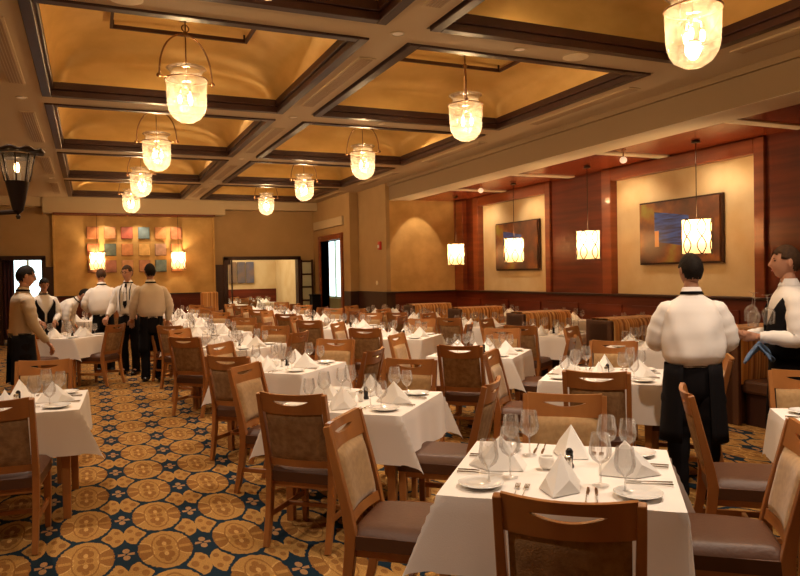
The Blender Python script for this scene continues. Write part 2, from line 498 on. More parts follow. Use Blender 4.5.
# bulkhead and alcove ceiling
structure(MB().box(6.6, 6.75, Y0, 15.6, 3.4, ZC+.08).box(6.55, 6.62, Y0, 15.6, ZC-.07, ZC+.02).build('trim_1', 'bulk'))
structure(MB().box(6.75, 7.15, Y0, 15.6, 3.4, 3.5).box(6.61, 6.76, Y0, 15.6, 3.395, 3.3995).build('trim_2', 'plaster2'))  # border uplight put into the paler plaster colour
pan = MB().box(7.1, XW+.1, Y0, 15.65, 3.415, 3.5)
structure(pan.build('ceiling', 'woodceil'))
st = MB()
for y in (1.45, 3.85, 6.25, 8.63, 11.02, 13.38): st.box(7.15, XW, y-.09, y+.09, 3.396, 3.43)
structure(st.build('trim_3', 'plaster2'))  # cross strips lightened by colour for the uplight

# right wall
def niche_wall():
    w = MB()
    # deep base wall, then wood cladding around the two niches
    for y0, y1 in ((Y0, 6.8), (9.97, 11.68), (14.6, 15.7)):
        w.box(XW, XW+.12, y0, y1, 1.2, 3.45)
    w.box(XW, XW+.12, 6.8, 9.97, 3.26, 3.45).box(XW, XW+.12, 11.68, 14.6, 3.26, 3.45)
    return w
structure(niche_wall().build('wall_right', 'mahog'))
structure(MB().box(XW+.10, XW+.2, 6.8, 9.98, 1.2, 3.3).box(XW+.10, XW+.2, 11.66, 14.62, 1.2, 3.3).build('wall_right', 'creamwall'))
tr = MB()
for y0, y1 in ((6.8, 9.97), (11.68, 14.6)):
    tr.box(XW-.05, XW+.12, y0, y0+.17, 1.2, 3.40)
    tr.box(XW-.05, XW+.12, y1-.08, y1+.16, 1.2, 3.40)
    tr.box(XW-.045, XW+.12, y0+.17, y1-.08, 3.19, 3.40)
tr.box(XW-.12, XW+.1, 15.15, 15.58, 1.2, 3.40)
structure(tr.build('trim_4', 'mahog2', bevel=.01, seg=1, weld=False))
# wainscot of the right wall, alcove end, side wall
wn = MB()
wn.box(XW-.06, XW+.12, Y0, 15.6, 0, 1.17)
y = -1.2
while y < 15:
    wn.box(XW-.085, XW-.05, y, y+.95, .2, 1.02); y += 1.2
structure(wn.build('wall_right', 'mahog', weld=False))
structure(MB().box(XW-.11, XW+.12, Y0, 15.6, 1.17, 1.21).build('trim_5', 'darkwood', bevel=.008, seg=1))
structure(MB().box(6.505, XW+.2, 15.6, 15.75, 1.2, 3.45).build('wall_alcove', 'goldwall'))
structure(MB().box(6.5, XW+.2, 15.57, 15.75, 0, 1.17).build('wall_alcove', 'mahog'))
structure(MB().box(6.47, XW+.2, 15.52, 15.75, 1.17, 1.21).build('trim_6', 'darkwood', bevel=.008, seg=1))
# side wall beyond the alcove
structure(MB().box(6.5, 6.7, 15.74, 17.5, 1.2, ZC+.08).box(6.5, 6.6, 15.59, 15.74, 1.2, ZC+.08).build('wall_side', 'wall'))
structure(MB().box(6.47, 6.7, 15.55, 17.5, 0, 1.17).build('wall_side', 'darkwood'))
structure(MB().box(6.45, 6.7, 15.53, 17.5, 1.17, 1.21).build('trim_7', 'darkwood'))
DY0, DY1, DZ = 18.2, 20.05, 2.62
sw = MB().box(6.27, 6.5, 17.5, DY0, 0, ZC+.08).box(6.27, 6.5, DY1, YB+.2, 0, ZC+.08).box(6.27, 6.5, DY0, DY1, DZ, ZC+.08)
structure(sw.build('wall_side', 'wall', weld=False))
structure(MB().box(6.24, 6.5, 17.45, 17.95, 0, 1.2).build('wall_side', 'darkwood'))
dr = empty('door_1'); structure(dr)
c = MB().box(6.22, 6.52, DY0-.16, DY0, 0, DZ+.16).box(6.22, 6.52, DY1, DY1+.16, 0, DZ+.16).box(6.22, 6.52, DY0, DY1, DZ, DZ+.16)
c.build('door_casing', 'mahog2', dr, bevel=.01, seg=1, weld=False)
MB().box(6.52, 7.3, DY0+.01, DY0+.06, .02, DZ-.02).build('door_leaf', 'mahog', dr)
structure(MB().box(6.2, 6.3, 17.95, 20.55, 2.98, 3.22).build('trim_8', 'plaster', bevel=.01, seg=1))
# room seen through the side door: a bright curtained window
structure(MB().box(7.9, 8.0, 16.5, 26, 0, 3.2).box(6.5, 8.0, 25.9, 26, 0, 3.2).build('wall_beyond', 'wall', weld=False))
w = empty('window_1'); structure(w)
MB().box(7.86, 7.89, 22.6, 24.7, .9, 2.9).build('pane', 'day', w)
fr = MB()
for yy in (22.55, 23.4, 24.75): fr.box(7.82, 7.9, yy-.04, yy+.04, .86, 2.94)
for zz in (.86, 2.94): fr.box(7.82, 7.9, 22.5, 24.8, zz-.04, zz+.04)
fr.build('window_frame', 'frost', w, weld=False)

# back wall
BZ = 3.40
PX0, PX1 = -.82, 3.26
bw = MB()
OX0, OX1, OZ = 3.60, 5.78, 2.18     # right opening
QX0, QX1, QZ = -2.15, -1.07, 2.24   # left opening
bw.box(X0, QX0, YB, YB+.2, 0, 3.9).box(QX0, QX1, YB, YB+.2, QZ, 3.9).box(QX1, OX0, YB, YB+.2, 0, 3.9)
bw.box(OX0, OX1, YB, YB+.2, OZ, 3.9).box(OX1, 6.5, YB, YB+.2, 0, 3.9)
structure(bw.build('wall_back', 'wall', weld=False))
structure(MB().box(PX0, PX1, YB-.04, YB+.01, 1.22, BZ).box(PX1, PX1+.05, YB-.10, YB, 1.22, BZ).box(PX0-.05, PX0, YB-.10, YB, 1.22, BZ).build('wall_back', 'goldwall', weld=False))
wb = MB()
wb.box(QX1+.1, OX0, YB-.05, YB, 0, 1.19)
x = QX1+.2
while x < OX0-.8: wb.box(x, x+.62, YB-.07, YB-.04, .2, 1.05); x += .8
structure(wb.build('wall_back', 'mahog', weld=False))
structure(MB().box(QX1+.1, OX0, YB-.10, YB, 1.19, 1.22).build('trim_9', 'darkwood'))
structure(MB().box(X0, 6.4, YB-.45, YB+.1, 3.56, ZC+.04).build('trim_10', 'plaster'))
structure(MB().box(PX0-.25, PX1+.3, YB-.50, YB+.05, BZ, ZC).build('trim_11', 'plaster'))
structure(MB().box(PX0-.02, PX1+.02, YB-.46, YB-.02, BZ-.04, BZ).build('trim_12', 'mahog'))
# dark piers either side of the openings
structure(MB().box(3.32, OX0, YB-.08, YB, 0, 2.0).box(-1.07, -.86, YB-.08, YB, 0, 2.0).build('trim_13', 'darkwood'))

d2 = empty('door_2'); structure(d2)
f = MB().box(OX0-.05, OX0+.06, YB-.12, YB+.2, 0, OZ+.02).box(OX1-.04, OX1+.05, YB-.12, YB+.2, 0, OZ+.02).box(OX0-.05, OX1+.05, YB-.12, YB+.2, OZ-.05, OZ+.05)
f.box(OX0+.06, OX0+.14, YB-.1, YB+.3, 2.0, OZ)
f.box(OX0+.17, OX0+.21, YB-.02, YB+.04, 0, OZ)
f.build('door_frame', 'darkwood', d2, weld=False)
lf = empty('door_leaf'); lf.parent = d2
lf.name = 'door_3'; lf.parent = None; structure(lf); lf.location = (OX1+.02, YB-.14, 0)
m = MB()
for zz in (.1, .5, .9, 1.3, 1.68, 2.07): m.box(0, .38, -.05, 0, zz-.025, zz+.025)
for xx in (.02, .36): m.box(xx-.03, xx+.03, -.05, 0, .02, 2.12)
m.build('door_stiles', 'darkwood', lf, weld=False)
MB().box(.04, .34, -.03, -.02, .1, 2.05).build('pane', 'frost', lf)
# private dining room beyond
structure(MB().box(2.6, 2.7, YB+.2, 25.5, 0, 3.2).box(6.2, 6.27, YB+.2, 25.5, 0, 3.2).box(2.6, 6.3, 25.4, 25.5, 1.2, 3.2).build('wall_beyond', 'creamwall', weld=False))
structure(MB().box(2.6, 6.27, 25.34, 25.5, 0, 1.2).build('wall_beyond', 'mahog'))
structure(MB().box(2.6, 6.27, YB+.2, 25.5, 3.2, 3.25).build('ceiling', 'plaster2'))
# entry seen through left opening
structure(MB().box(X0-.3, X0-.2, YB, 26, 0, 3.2).box(X0-.3, -.6, 25.2, 25.3, 0, 3.2).box(-.7, -.6, YB+.2, 25.3, 0, 3.2).build('wall_beyond', 'wall', weld=False))
w2 = empty('window_2'); structure(w2)
MB().box(-2.28, -1.28, 25.14, 25.18, .7, 2.5).build('pane', 'day', w2)
fr = MB()
for xx in (-2.30, -1.78, -1.26): fr.box(xx-.035, xx+.035, 25.1, 25.2, .66, 2.54)
for zz in (.66, 2.54): fr.box(-2.33, -1.23, 25.1, 25.2, zz-.04, zz+.04)
fr.build('window_frame', 'frost', w2, weld=False)
d4 = empty('door_4'); structure(d4)
MB().box(QX0-.02, QX0+.08, YB-.1, YB+.2, 0, QZ).box(QX1-.08, QX1+.02, YB-.1, YB+.2, 0, QZ).box(QX0-.02, QX1+.02, YB-.1, YB+.2, QZ-.06, QZ+.05).build('door_frame', 'darkwood', d4, weld=False)
tag(MB().grid(lambda u, v: (-2.1+.28*u, YB+.32+.03*math.sin(u*22), 2.2-2.1*v), 30, 4).build('curtain', 'curtain', smooth=True, solid=.01), 'dark plum curtain hanging in the far left doorway', 'curtain')
# left, near walls
structure(MB().box(X0-.1, X0, Y0, YB+.2, 0, 4).build('wall_left', 'wall'))
structure(MB().box(X0, XW+.1, Y0-.1, Y0, 0, 4).build('wall_near', 'wall'))

# ---------------------------------------------------------------- tiles on the back panel
def make_tile(i):
    c = TILEC[i]; c2 = tuple(min(1, k*1.5+.03) for k in c)
    mt = pm('tile_glaze', c, .35, noise=((9, 9, 9), c2, .6))
    r = empty('wall_tile')
    MB().box(-.15, .15, -.028, .02, -.165, .165).build('mount', 'darkwood' if 0 else pm('tile_edge', tuple(k*.7 for k in c), .5), r)
    MB().box(-.14, .14, -.042, -.027, -.155, .155).build('face', mt, r, bevel=.006, seg=1)
    return r
cn = ['orange', 'rust', 'red', 'teal', 'amber', 'orange-brown', 'rust red', 'dark slate', 'burnt orange', 'pale gold', 'mottled pinkish', 'brown', 'dark brown', 'dark maroon', 'ochre', 'tawny', 'slate blue', 'orange']
TX = [.12, .55, .98, 1.42, 1.85, 2.27]; TZ = [2.90, 2.44, 1.99]
for i in range(18):
    r_, c_ = divmod(i, 6)
    o = make_tile(i); o.location = (TX[c_]-.02, YB-.065, TZ[r_])
    tag(o, '%s square wall tile, %s row, %s from the left on the back wall' % (cn[i], ['top', 'middle', 'bottom'][r_], ['first', 'second', 'third', 'fourth', 'fifth', 'sixth'][c_]), 'wall art', 'square tiles on the gold back wall')

# ---------------------------------------------------------------- drum pendants
def make_pendant():
    r = empty('drum_pendant')      # origin at the centre of the shade
    sh = MB().lathe([(.19, -.235), (.19, .235)], 28, cap=False).build('shade', 'shade', r, smooth=True)
    MB().ball((0, 0, .02), .045, .045, .06).build('bulb', 'pbulb', r, smooth=True)
    wv = MB()
    for k in range(6):
        a0 = 2*PI*k/6
        for sg in (-1, 1):
            wv.tube([(.196*math.cos(a0+sg*.32*math.sin(t*2*PI)), .196*math.sin(a0+sg*.32*math.sin(t*2*PI)), -.25+.5*t) for t in [i/14 for i in range(15)]], .0085, 5)
    wv.build('wire_scroll', 'iron', sh, smooth=True)
    MB().box(-.19, .19, -.006, .006, .225, .24).box(-.006, .006, -.19, .19, .225, .24).tube([(.19*math.cos(2*PI*i/28), .19*math.sin(2*PI*i/28), .238) for i in range(28)], .006, 6, closed=True).build('top_spider', 'iron', r, weld=False)
    MB().tube([(0, 0, .25), (0, 0, 1.33)], .006, 6).lathe([(.06, 1.31), (.06, 1.34), (.02, 1.345)], 16).build('stem', 'iron', r, smooth=True)
    return r
PEND = [(7.8, 7.40, 2.05), (7.8, 9.76, 2.04), (7.8, 12.05, 2.04), (7.8, 14.5, 2.04)]
pl = ['in front of the nearer blue painting', 'in front of the dark wood pier', 'in front of the farther painting', 'by the alcove end wall']
for (x, y, z), t in zip(PEND, pl):
    o = inst('pend', make_pendant, (x, y, z+.02), random.uniform(0, 1), 'glowing drum pendant with scrolled wire, %s' % t, 'pendant lamp', 'drum pendants along the booths')
    for ch in o.children:
        pass
for i, x in enumerate((.2, 2.28)):
    o = inst('pend', make_pendant, (x, YB-.27, 2.13), .3, 'glowing drum pendant in front of the back wall tiles, %s of the pair' % ['left', 'right'][i], 'pendant lamp', 'drum pendants at the back wall')

# small glass accent lights on the alcove ceiling
def make_accent():
    r = empty('accent_light')
    MB().tube([(0, 0, 0), (0, 0, -.10)], .012, 8).lathe([(.04, -.01), (.04, 0)], 14).build('stem', 'brass', r, smooth=True)
    MB().ball((0, 0, -.15), .055, .055, .05).build('globe', 'lampglass', r, smooth=True)
    return r
for i, (x, y) in enumerate(((7.2, 12.3), (7.35, 8.35))):
    inst('accent', make_accent, (x, y, 3.415), 0, 'small glass globe spotlight on the alcove ceiling, %s one' % ['farther', 'nearer'][i], 'spotlight')

# paintings
def painting(name, y0, y1, z0, z1, mat, label):
    r = empty(name, (XW+.06, (y0+y1)/2, (z0+z1)/2))
    MB().box(-.02, .03, -(y1-y0)/2, (y1-y0)/2, -(z1-z0)/2, (z1-z0)/2).build('backing', 'darkwood', r, bevel=.004, seg=1)
    MB().box(-.05, -.02, -(y1-y0)/2+.03, (y1-y0)/2-.03, -(z1-z0)/2+.03, (z1-z0)/2-.03).build('canvas', mat, r, bevel=.004, seg=1)
    tag(r, label, 'painting')
painting('painting', 7.57, 9.27, 1.70, 2.73, 'art2', 'large abstract painting with blue patch, nearer alcove panel')
painting('painting', 12.18, 13.87, 1.66, 2.72, 'art1', 'dark abstract painting in the farther alcove panel')
r = empty('painting', (4.95, 25.36, 1.75)); tag(r, 'dark three-part picture on the cream wall beyond the glass door', 'painting')
for k in range(3):
    MB().box(-.45+.31*k, -.17+.31*k, -.05, 0, -.33, .42).build('panel', pm('picture_panel', [(.16, .11, .08), (.10, .10, .13), (.09, .11, .18)][k], .4, noise=((4, 4, 4), (.3, .16, .07), .5)), r, bevel=.006, seg=1)

# fire alarm, thermostat
r = empty('fire_alarm', (6.5, 15.95, 2.33)); tag(r, 'small red fire alarm on the wall left of the alcove', 'fire alarm')
MB().box(-.05, .02, -.07, .07, -.1, .1).build('housing', 'red', r, bevel=.01)
MB().box(-.07, -.05, -.04, .04, -.06, .02).build('strobe', 'votive', r, bevel=.006)
r = empty('thermostat', (6.51, 16.2, 1.42)); tag(r, 'small round thermostat on the wall left of the alcove', 'thermostat')
MB().add(*[(lambda n: ([(-.03*(j), .055*math.cos(2*PI*i/n), .055*math.sin(2*PI*i/n)) for j in (0, 1) for i in range(n)],
    [tuple(range(n)), tuple(n+i for i in reversed(range(n)))]+[(i, (i+1) % n, n+(i+1) % n, n+i) for i in range(n)]))(16)][0]).build('dial', 'plaster2', r)

# iron wall sconce on a pier at the left edge
structure(MB().box(-1.25, -.8, 2.9, 3.5, 0, ZC+.02).build('wall_pier', 'wall'))
r = empty('iron_sconce', (-.255, 3.2, 1.87)); tag(r, 'black iron lantern with scalloped rim and candle bulb, upper left corner', 'wall sconce')
MB().lathe([(.006, 0), (.010, .012), (.004, .02), (.020, .035), (.042, .14), (.044, .15), (.03, .152)], 16).build('cone', 'iron', r, smooth=30)
MB().lathe([(.043, .15), (.052, .19), (.064, .255)], 16, cap=False).build('glass_chimney', 'glass', r, smooth=True)
rb = MB()
for k in range(8):
    a = 2*PI*k/8
    rb.tube([(.044*math.cos(a), .044*math.sin(a), .15), (.053*math.cos(a), .053*math.sin(a), .20), (.066*math.cos(a), .066*math.sin(a), .258)], .003, 5)
rb.build('ribs', 'iron', r, smooth=True)
MB().grid(lambda u, v: ((.058+.045*v)*math.cos(2*PI*u), (.058+.045*v)*math.sin(2*PI*u), .262+.006*math.sin(2*PI*u*10)*v+.006*v), 60, 3, True).build('scalloped_rim', 'iron', r, smooth=True, solid=.008)
MB().lathe([(.05, .24), (.055, .258), (.03, .262)], 16).build('collar', 'iron', r)
MB().lathe([(.014, .15), (.014, .185)], 10).build('candle', 'china', r)
MB().ball((0, 0, .205), .010, .010, .022).build('flame_bulb', 'flame', r, smooth=True)
ar = MB().tube([(0, 0, .03), (-.12, 0, .02), (-.3, 0, .03), (-.54, 0, .06)], .010, 8)
ar.tube([(-.10, 0, .02), (-.09, 0, .12), (-.12, 0, .20), (-.16, 0, .24)], .013, 8)
ar.box(-.56, -.53, -.05, .05, -.05, .22)
ar.build('bracket_arm', 'iron', r, smooth=30)

# ---------------------------------------------------------------- chairs
def make_chair():
    """faces +y; origin on the floor under the middle of the seat"""
    r = empty('dining_chair')
    yb = lambda z: -.215-(z-.45)*.235           # rake of the back
    # seat
    def seat(u, v):
        a, b = 2*u-1, 2*v-1
        w = .235-.02*(b < 0)*abs(b)
        x = a*w; y = b*.235
        e = (1-abs(a)**6)**.4*(1-abs(b)**6)**.4
        return (x, y, .445+.050*e)
    def seatb(u, v):
        a, b = 2*u-1, 2*v-1
        return (a*(.235-.02*(b < 0)*abs(b)), b*.235, .445)
    s = MB().grid(seat, 17, 17)
    s.box(-.234, .234, -.234, .234, .385, .446)
    s.build('seat', 'leather', r, smooth=50)
    MB().box(-.215, .215, -.215, .215, .345, .39).build('seat_rail', 'wood', r, bevel=.004, seg=1)
    for sx in (-1, 1):
        MB().tube([(sx*.205, .205, 0), (sx*.208, .207, .2), (sx*.208, .207, .40)], [.017, .021, .024], 4, sq=True).build('leg', 'wood', r, bevel=.003, seg=1)
        zz = [0, .12, .25, .36, .45, .55, .70, .85, .935]
        yy = [-.30, -.268, -.242, -.228, -.222, yb(.55), yb(.70), yb(.85), yb(.935)]
        MB().tube([(sx*(.212+.012*z), y, z) for y, z in zip(yy, zz)], [(.017, .019), (.018, .022), (.019, .024), (.02, .026), (.02, .027), (.018, .024), (.017, .021), (.016, .018), (.015, .016)], 4, sq=True).build('back_post', 'wood', r, bevel=.003, seg=1)
        MB().box(sx*.213-.009, sx*.213+.009, -.25, .20, .165, .20).build('stretcher', 'wood', r, bevel=.003, seg=1)
    MB().box(-.205, .205, -.02, .005, .168, .195).build('stretcher', 'wood', r, bevel=.003, seg=1)
    # curved top rail with a crescent hand slot
    xs = [-.212+.424*i/28 for i in range(29)]
    lo, hi = [], []
    vs, fs = [], []
    for x in xs:
        t = x/.212; cur = -.028*(1-t*t)
        zt = .945-.012*(1-t*t); zb_ = .822-.010*(1-t*t)
        q = x/.125
        if abs(q) < 1: hl, hu = .893-.026*(1-q*q), .893+.001*(1-q*q)
        else: hl = hu = .893
        for z in (zb_, hl, hu, zt):
            for d in (-.011, .011):
                vs.append((x, yb(z)+cur+d, z))
    n = len(xs)
    I = lambda i, k, d: i*8+k*2+d
    for i in range(n-1):
        for k in (0, 2):
            for d in (0, 1): fs.append((I(i, k, d), I(i+1, k, d), I(i+1, k+1, d), I(i, k+1, d)))
        for k in (0, 3): fs.append((I(i, k, 0), I(i+1, k, 0), I(i+1, k, 1), I(i, k, 1)))
        q = max(abs(xs[i]), abs(xs[i+1]))/.125
        if abs((xs[i]+xs[i+1])/2) < .125:
            for k in (1, 2): fs.append((I(i, k, 0), I(i+1, k, 0), I(i+1, k, 1), I(i, k, 1)))
    for i in (0, n-1): fs.append((I(i, 0, 0), I(i, 3, 0), I(i, 3, 1), I(i, 0, 1)))
    MB().add(vs, fs).build('top_rail', 'wood', r, smooth=40)
    # upholstered back: tweed outside, tan cushion inside
    def bk(off, bulge, w, z0, z1):
        def fn(u, v):
            a, b = 2*u-1, 2*v-1; z = z0+(z1-z0)*v
            e = (1-abs(a)**6)**.5*(1-abs(b)**6)**.5
            return (a*w, yb(z)-.022*(1-a*a)+off+bulge*e, z)
        return fn
    bp_ = MB().grid(bk(-.004, -.014, .194, .525, .818), 13, 13).build('back_panel', 'tweed', r, smooth=True)
    bc_ = MB().grid(bk(.002, .030, .194, .525, .818), 13, 13).build('back_cushion', 'tan', bp_, smooth=True)
    bc_.data.transform(Matrix.Diagonal((.95, 1, 1, 1)))
    def rail(z0, z1):
        v2, f2 = [], []
        for i in range(13):
            t = i/6-1
            for z in (z0, z1):
                for d in (-.010, .012): v2.append((t*.205, yb(z)-.022*(1-t*t)+d, z))
        for i in range(12):
            a = i*4; b = a+4
            f2 += [(a, b, b+2, a+2), (a+1, b+1, b+3, a+3), (a, b, b+1, a+1), (a+2, b+2, b+3, a+3)]
        f2 += [(0, 2, 3, 1), (48, 50, 51, 49)]
        return MB().add(v2, f2)
    rail(.485, .53).build('lower_rail', 'wood', r, smooth=40)
    seen = set()
    for ch in r.children:
        ch.data.transform(Matrix.Diagonal((.95, 1, 1, 1)))
    return r

# ---------------------------------------------------------------- tables and cloths
HW, DROP = .46, .31
def make_table():
    r = empty('dining_table')
    MB().box(-.45, .45, -.45, .45, .715, .745).build('tabletop', 'wood', r, bevel=.004, seg=1)
    MB().box(-.38, .38, -.38, .38, .64, .715).build('apron', 'wood', r)
    for sx in (-1, 1):
        for sy in (-1, 1):
            MB().tube([(sx*.36, sy*.36, 0), (sx*.36, sy*.36, .70)], [.024, .03], 4, sq=True).build('leg', 'wood', r, bevel=.003, seg=1)
    return r
def make_cloth(seed):
    rnd = random.Random(seed)
    ph = [rnd.uniform(0, 6.28) for _ in range(8)]
    L = HW+DROP
    ticks = sorted(set([round(-HW+2*HW*i/22, 4) for i in range(23)]+[round(s*(HW+DROP*k/9), 4) for s in (-1, 1) for k in range(1, 10)]))
    n = len(ticks)
    def pt(a, b):
        dx, dy = max(abs(a)-HW, 0), max(abs(b)-HW, 0)
        sx, sy = (1 if a > 0 else -1), (1 if b > 0 else -1)
        x, y = max(-HW, min(HW, a)), max(-HW, min(HW, b))
        if dx == 0 and dy == 0:
            cr = .0012*(math.sin(a*34+ph[0])*math.sin(b*2))
            return (a, b, .752+cr)
        r = math.hypot(dx, dy); phi = math.atan2(dy, dx)
        t = y if dy == 0 else (x if dx == 0 else 0)
        rip = (.018*math.sin(t*11+ph[1+(sx > 0)+2*(dy > 0)])+.010*math.sin(t*23+ph[5]))*(1-abs(t/HW)**2 if (dx == 0 or dy == 0) else 0)
        fl = .006+r*.055+rip*(r/DROP)
        r = r if r < .34 else .34+(r-.34)*.55
        bulge = math.sin(2*phi)**2*.22*r
        tw = .16*r*math.sin(2*phi)**2*(1 if math.sin(ph[6]+sx*2+sy) > 0 else -1)
        hx = fl*math.cos(phi)+bulge*.72+tw; hy = fl*math.sin(phi)+bulge*.72-tw
        if dx == 0: hx = 0
        if dy == 0: hy = 0
        z = .752-r*(.97 if (dx == 0 or dy == 0) else .97-.10*math.sin(2*phi))
        return (x+sx*hx, y+sy*hy, z)
    vs = [pt(a, b) for b in ticks for a in ticks]
    fs = [(j*n+i, j*n+i+1, (j+1)*n+i+1, (j+1)*n+i) for j in range(n-1) for i in range(n-1)]
    return MB().add(vs, fs).build('tablecloth', 'cloth', smooth=55, solid=.002)
# ---------------------------------------------------------------- table ware
def make_napkin():
    T = (0, .018, .135)
    m = MB()
    vs = [T, (0, -.125, 0), (-.078, -.02, 0), (.078, -.02, 0), (-.055, .125, 0), (.055, .125, 0), (.004, -.09, .004), (-.018, .01, .12), (.02, .012, .12),
          (-.045, -.045, .05), (.045, -.045, .05)]
    fs = [(0, 1, 9), (1, 2, 9), (2, 0, 9), (0, 10, 1), (1, 10, 3), (10, 0, 3), (0, 2, 4), (0, 5, 3), (0, 4, 5)]
    m.add(vs, fs)
    # inner fold, slightly proud
    m.add([(0, .008, .121), (-.016, -.085, .004), (.016, -.088, .004), (0, -.075, .05)], [(0, 1, 3), (0, 3, 2)])
    return m.build('napkin', 'napkin', smooth=20, solid=.003)
def glass_prof(h, rb, rr, stem):
    return [(.033, 0), (.034, .002), (.012, .006), (.004, .012), (.0035, stem), (.010, stem+.006), (rb*.75, stem+.022), (rb, stem+.045), (rb*1.01, stem+.06), (rr, h)]
def make_wine(): return MB().lathe(glass_prof(.212, .045, .035, .085), 20, cap=False).build('wine_glass', 'glass', smooth=True)
def make_water(): return MB().lathe(glass_prof(.178, .041, .034, .06), 20, cap=False).build('water_goblet', 'glass', smooth=True)
def make_plate():
    return MB().lathe([(.001, .004), (.055, .004), (.06, .006), (.090, .017), (.093, .019), (.090, .021), (.06, .011), (.055, .008), (.001, .008)], 28, cap=False).build('bread_plate', 'china', smooth=40)
def make_bigplate():
    return MB().lathe([(.001, .004), (.075, .004), (.08, .006), (.118, .020), (.121, .022), (.118, .024), (.08, .011), (.001, .010)], 32, cap=False).build('dinner_plate', 'china', smooth=40)
def make_knife():
    m = MB()
    m.tube([(0, -.10, .005), (0, -.03, .006), (0, -.005, .005)], [(.006, .003), (.0055, .0032), (.004, .003)], 8)
    m.add([(-.004, -.005, .004), (.006, -.005, .004), (.009, .05, .004), (.006, .095, .004), (-.003, .10, .004), (-.004, .05, .004)], [(0, 1, 2, 3, 4, 5)])
    return m.build('knife', 'silver', smooth=40, solid=.0012, weld=False)
def make_fork():
    m = MB()
    m.tube([(0, -.10, .005), (0, -.03, .006), (0, .02, .005)], [(.007, .002), (.004, .002), (.003, .002)], 8)
    m.box(-.010, .010, .02, .04, .003, .006)
    for k in range(4): m.box(-.010+.0055*k, -.0065+.0055*k, .04, .082, .004, .006)
    return m.build('fork', 'silver', smooth=40, weld=False)
def make_salt():
    r = empty('salt_shaker')
    MB().lathe([(.016, 0), (.019, .004), (.017, .04), (.015, .052)], 14).build('glass_body', 'votive', r, smooth=True)
    MB().lathe([(.016, .052), (.016, .066), (.010, .074), (.001, .076)], 14, cap=False).build('cap', 'silver', r, smooth=True)
    return r
def make_pepper():
    r = empty('pepper_mill')
    MB().lathe([(.020, 0), (.021, .008), (.014, .022), (.017, .05), (.015, .06)], 14).build('mill_body', 'darkglaze', r, smooth=True)
    MB().lathe([(.016, .06), (.017, .072), (.009, .084), (.001, .087)], 14, cap=False).build('cap', 'darkglaze', r, smooth=True)
    return r
def make_votive():
    return MB().lathe([(.018, 0), (.030, .012), (.036, .03), (.033, .052), (.029, .058), (.027, .052), (.028, .02), (.001, .012)], 18, cap=False).build('votive_candle_cup', 'votive', smooth=True)

TT = .7545      # top of the cloth
SIDES = ['near', 'right', 'far', 'left']
def rot2(x, y, a): return (x*math.cos(a)-y*math.sin(a), x*math.sin(a)+y*math.cos(a))

def dress(cx, cy, th, desc, level, key):
    """level 2: full place settings, 1: no cutlery, 0: napkins and glasses only.  th: direction of the 'near' side normal"""
    rnd = random.Random(hash(key) % 1000 + len(desc))
    if key is not None: rnd = random.Random(sum(map(ord, desc)))
    for k, side in enumerate(SIDES):
        n = th+k*PI/2                       # outward normal of this side
        rz = n+PI/2                         # local -y points outwards
        def at(lx, ly):                     # lx to the diner's right, ly towards the table centre, from the edge
            px, py = rot2(lx, -HW+ly, rz)
            return (cx+px, cy+py)
        def j(s=.008): return rnd.uniform(-s, s)
        x, y = at(j(.02), .17+j(.02))
        inst('napkin', make_napkin, (x, y, TT), rz+j(.25), 'tent-folded white napkin, %s place of %s' % (side, desc), 'napkin', 'folded napkins on the tables')
        x, y = at(.165+j(), .26+j(.015))
        inst('wine', make_wine, (x, y, TT), 0, 'stemmed wine glass, %s place of %s' % (side, desc), 'wine glass', 'wine glasses on the tables')
        x, y = at(.255+j(), .19+j(.015))
        inst('water', make_water, (x, y, TT), 0, 'shorter stemmed goblet, %s place of %s' % (side, desc), 'glass', 'water goblets on the tables')
        if level >= 1:
            x, y = at(-.31+j(), .15+j(.015))
            inst('plate', make_plate, (x, y, TT-.002), 0, 'small white bread plate, %s place of %s' % (side, desc), 'plate', 'bread plates on the tables')
        if level >= 2:
            for q, lx in enumerate((.11, .145)):
                x, y = at(lx, .12+j(.004))
                inst('knife', make_knife, (x, y, TT), rz+j(.05), 'silver knife, %s of two, %s place of %s' % (['inner', 'outer'][q], side, desc), 'knife', 'table knives')
            for q, lx in enumerate((-.125, -.16)):
                x, y = at(lx, .12+j(.004))
                inst('fork', make_fork, (x, y, TT), rz+j(.05), 'silver fork, %s of two, %s place of %s' % (['inner', 'outer'][q], side, desc), 'fork', 'table forks')
    a = th+.5
    for mk, key2, nm, d, an, cat in ((make_salt, 'salt', 'small salt shaker with silver cap', .05, a, 'salt shaker'), (make_pepper, 'pepper', 'small black pepper mill', .05, a+2.1, 'pepper mill'), (make_votive, 'votive', 'round white glass candle cup', .07, a+4.2, 'candle holder')):
        inst(key2, mk, (cx+d*math.cos(an), cy+d*math.sin(an), TT), 0, '%s on %s' % (nm, desc), cat, cat+'s on the tables')

cloth_protos = {}
def table(cx, cy, deg, desc, level):
    th = math.radians(deg)                  # outward normal of the near side
    inst('table', make_table, (cx, cy, 0), th, 'wooden dining table under the cloth, %s' % desc, 'table', 'square dining tables')
    v = random.randrange(4)
    rz = th + random.choice((0, PI/2, PI, -PI/2))
    inst('cloth%d' % v, lambda: make_cloth(v*5+1), (cx, cy, 0), rz, 'white linen tablecloth draped over %s' % desc, 'tablecloth', 'white tablecloths')
    dress(cx, cy, th, desc, level, desc)
    return th

def chair_at(mx, my, fdeg, label, tagit=False):
    """mx, my: middle of the top rail; fdeg: the way the sitter would face"""
    f = math.radians(fdeg)
    return inst('chair', make_chair, (mx+math.cos(f)*.31, my+math.sin(f)*.31, 0), f-PI/2, label, 'chair', 'wooden dining chairs')

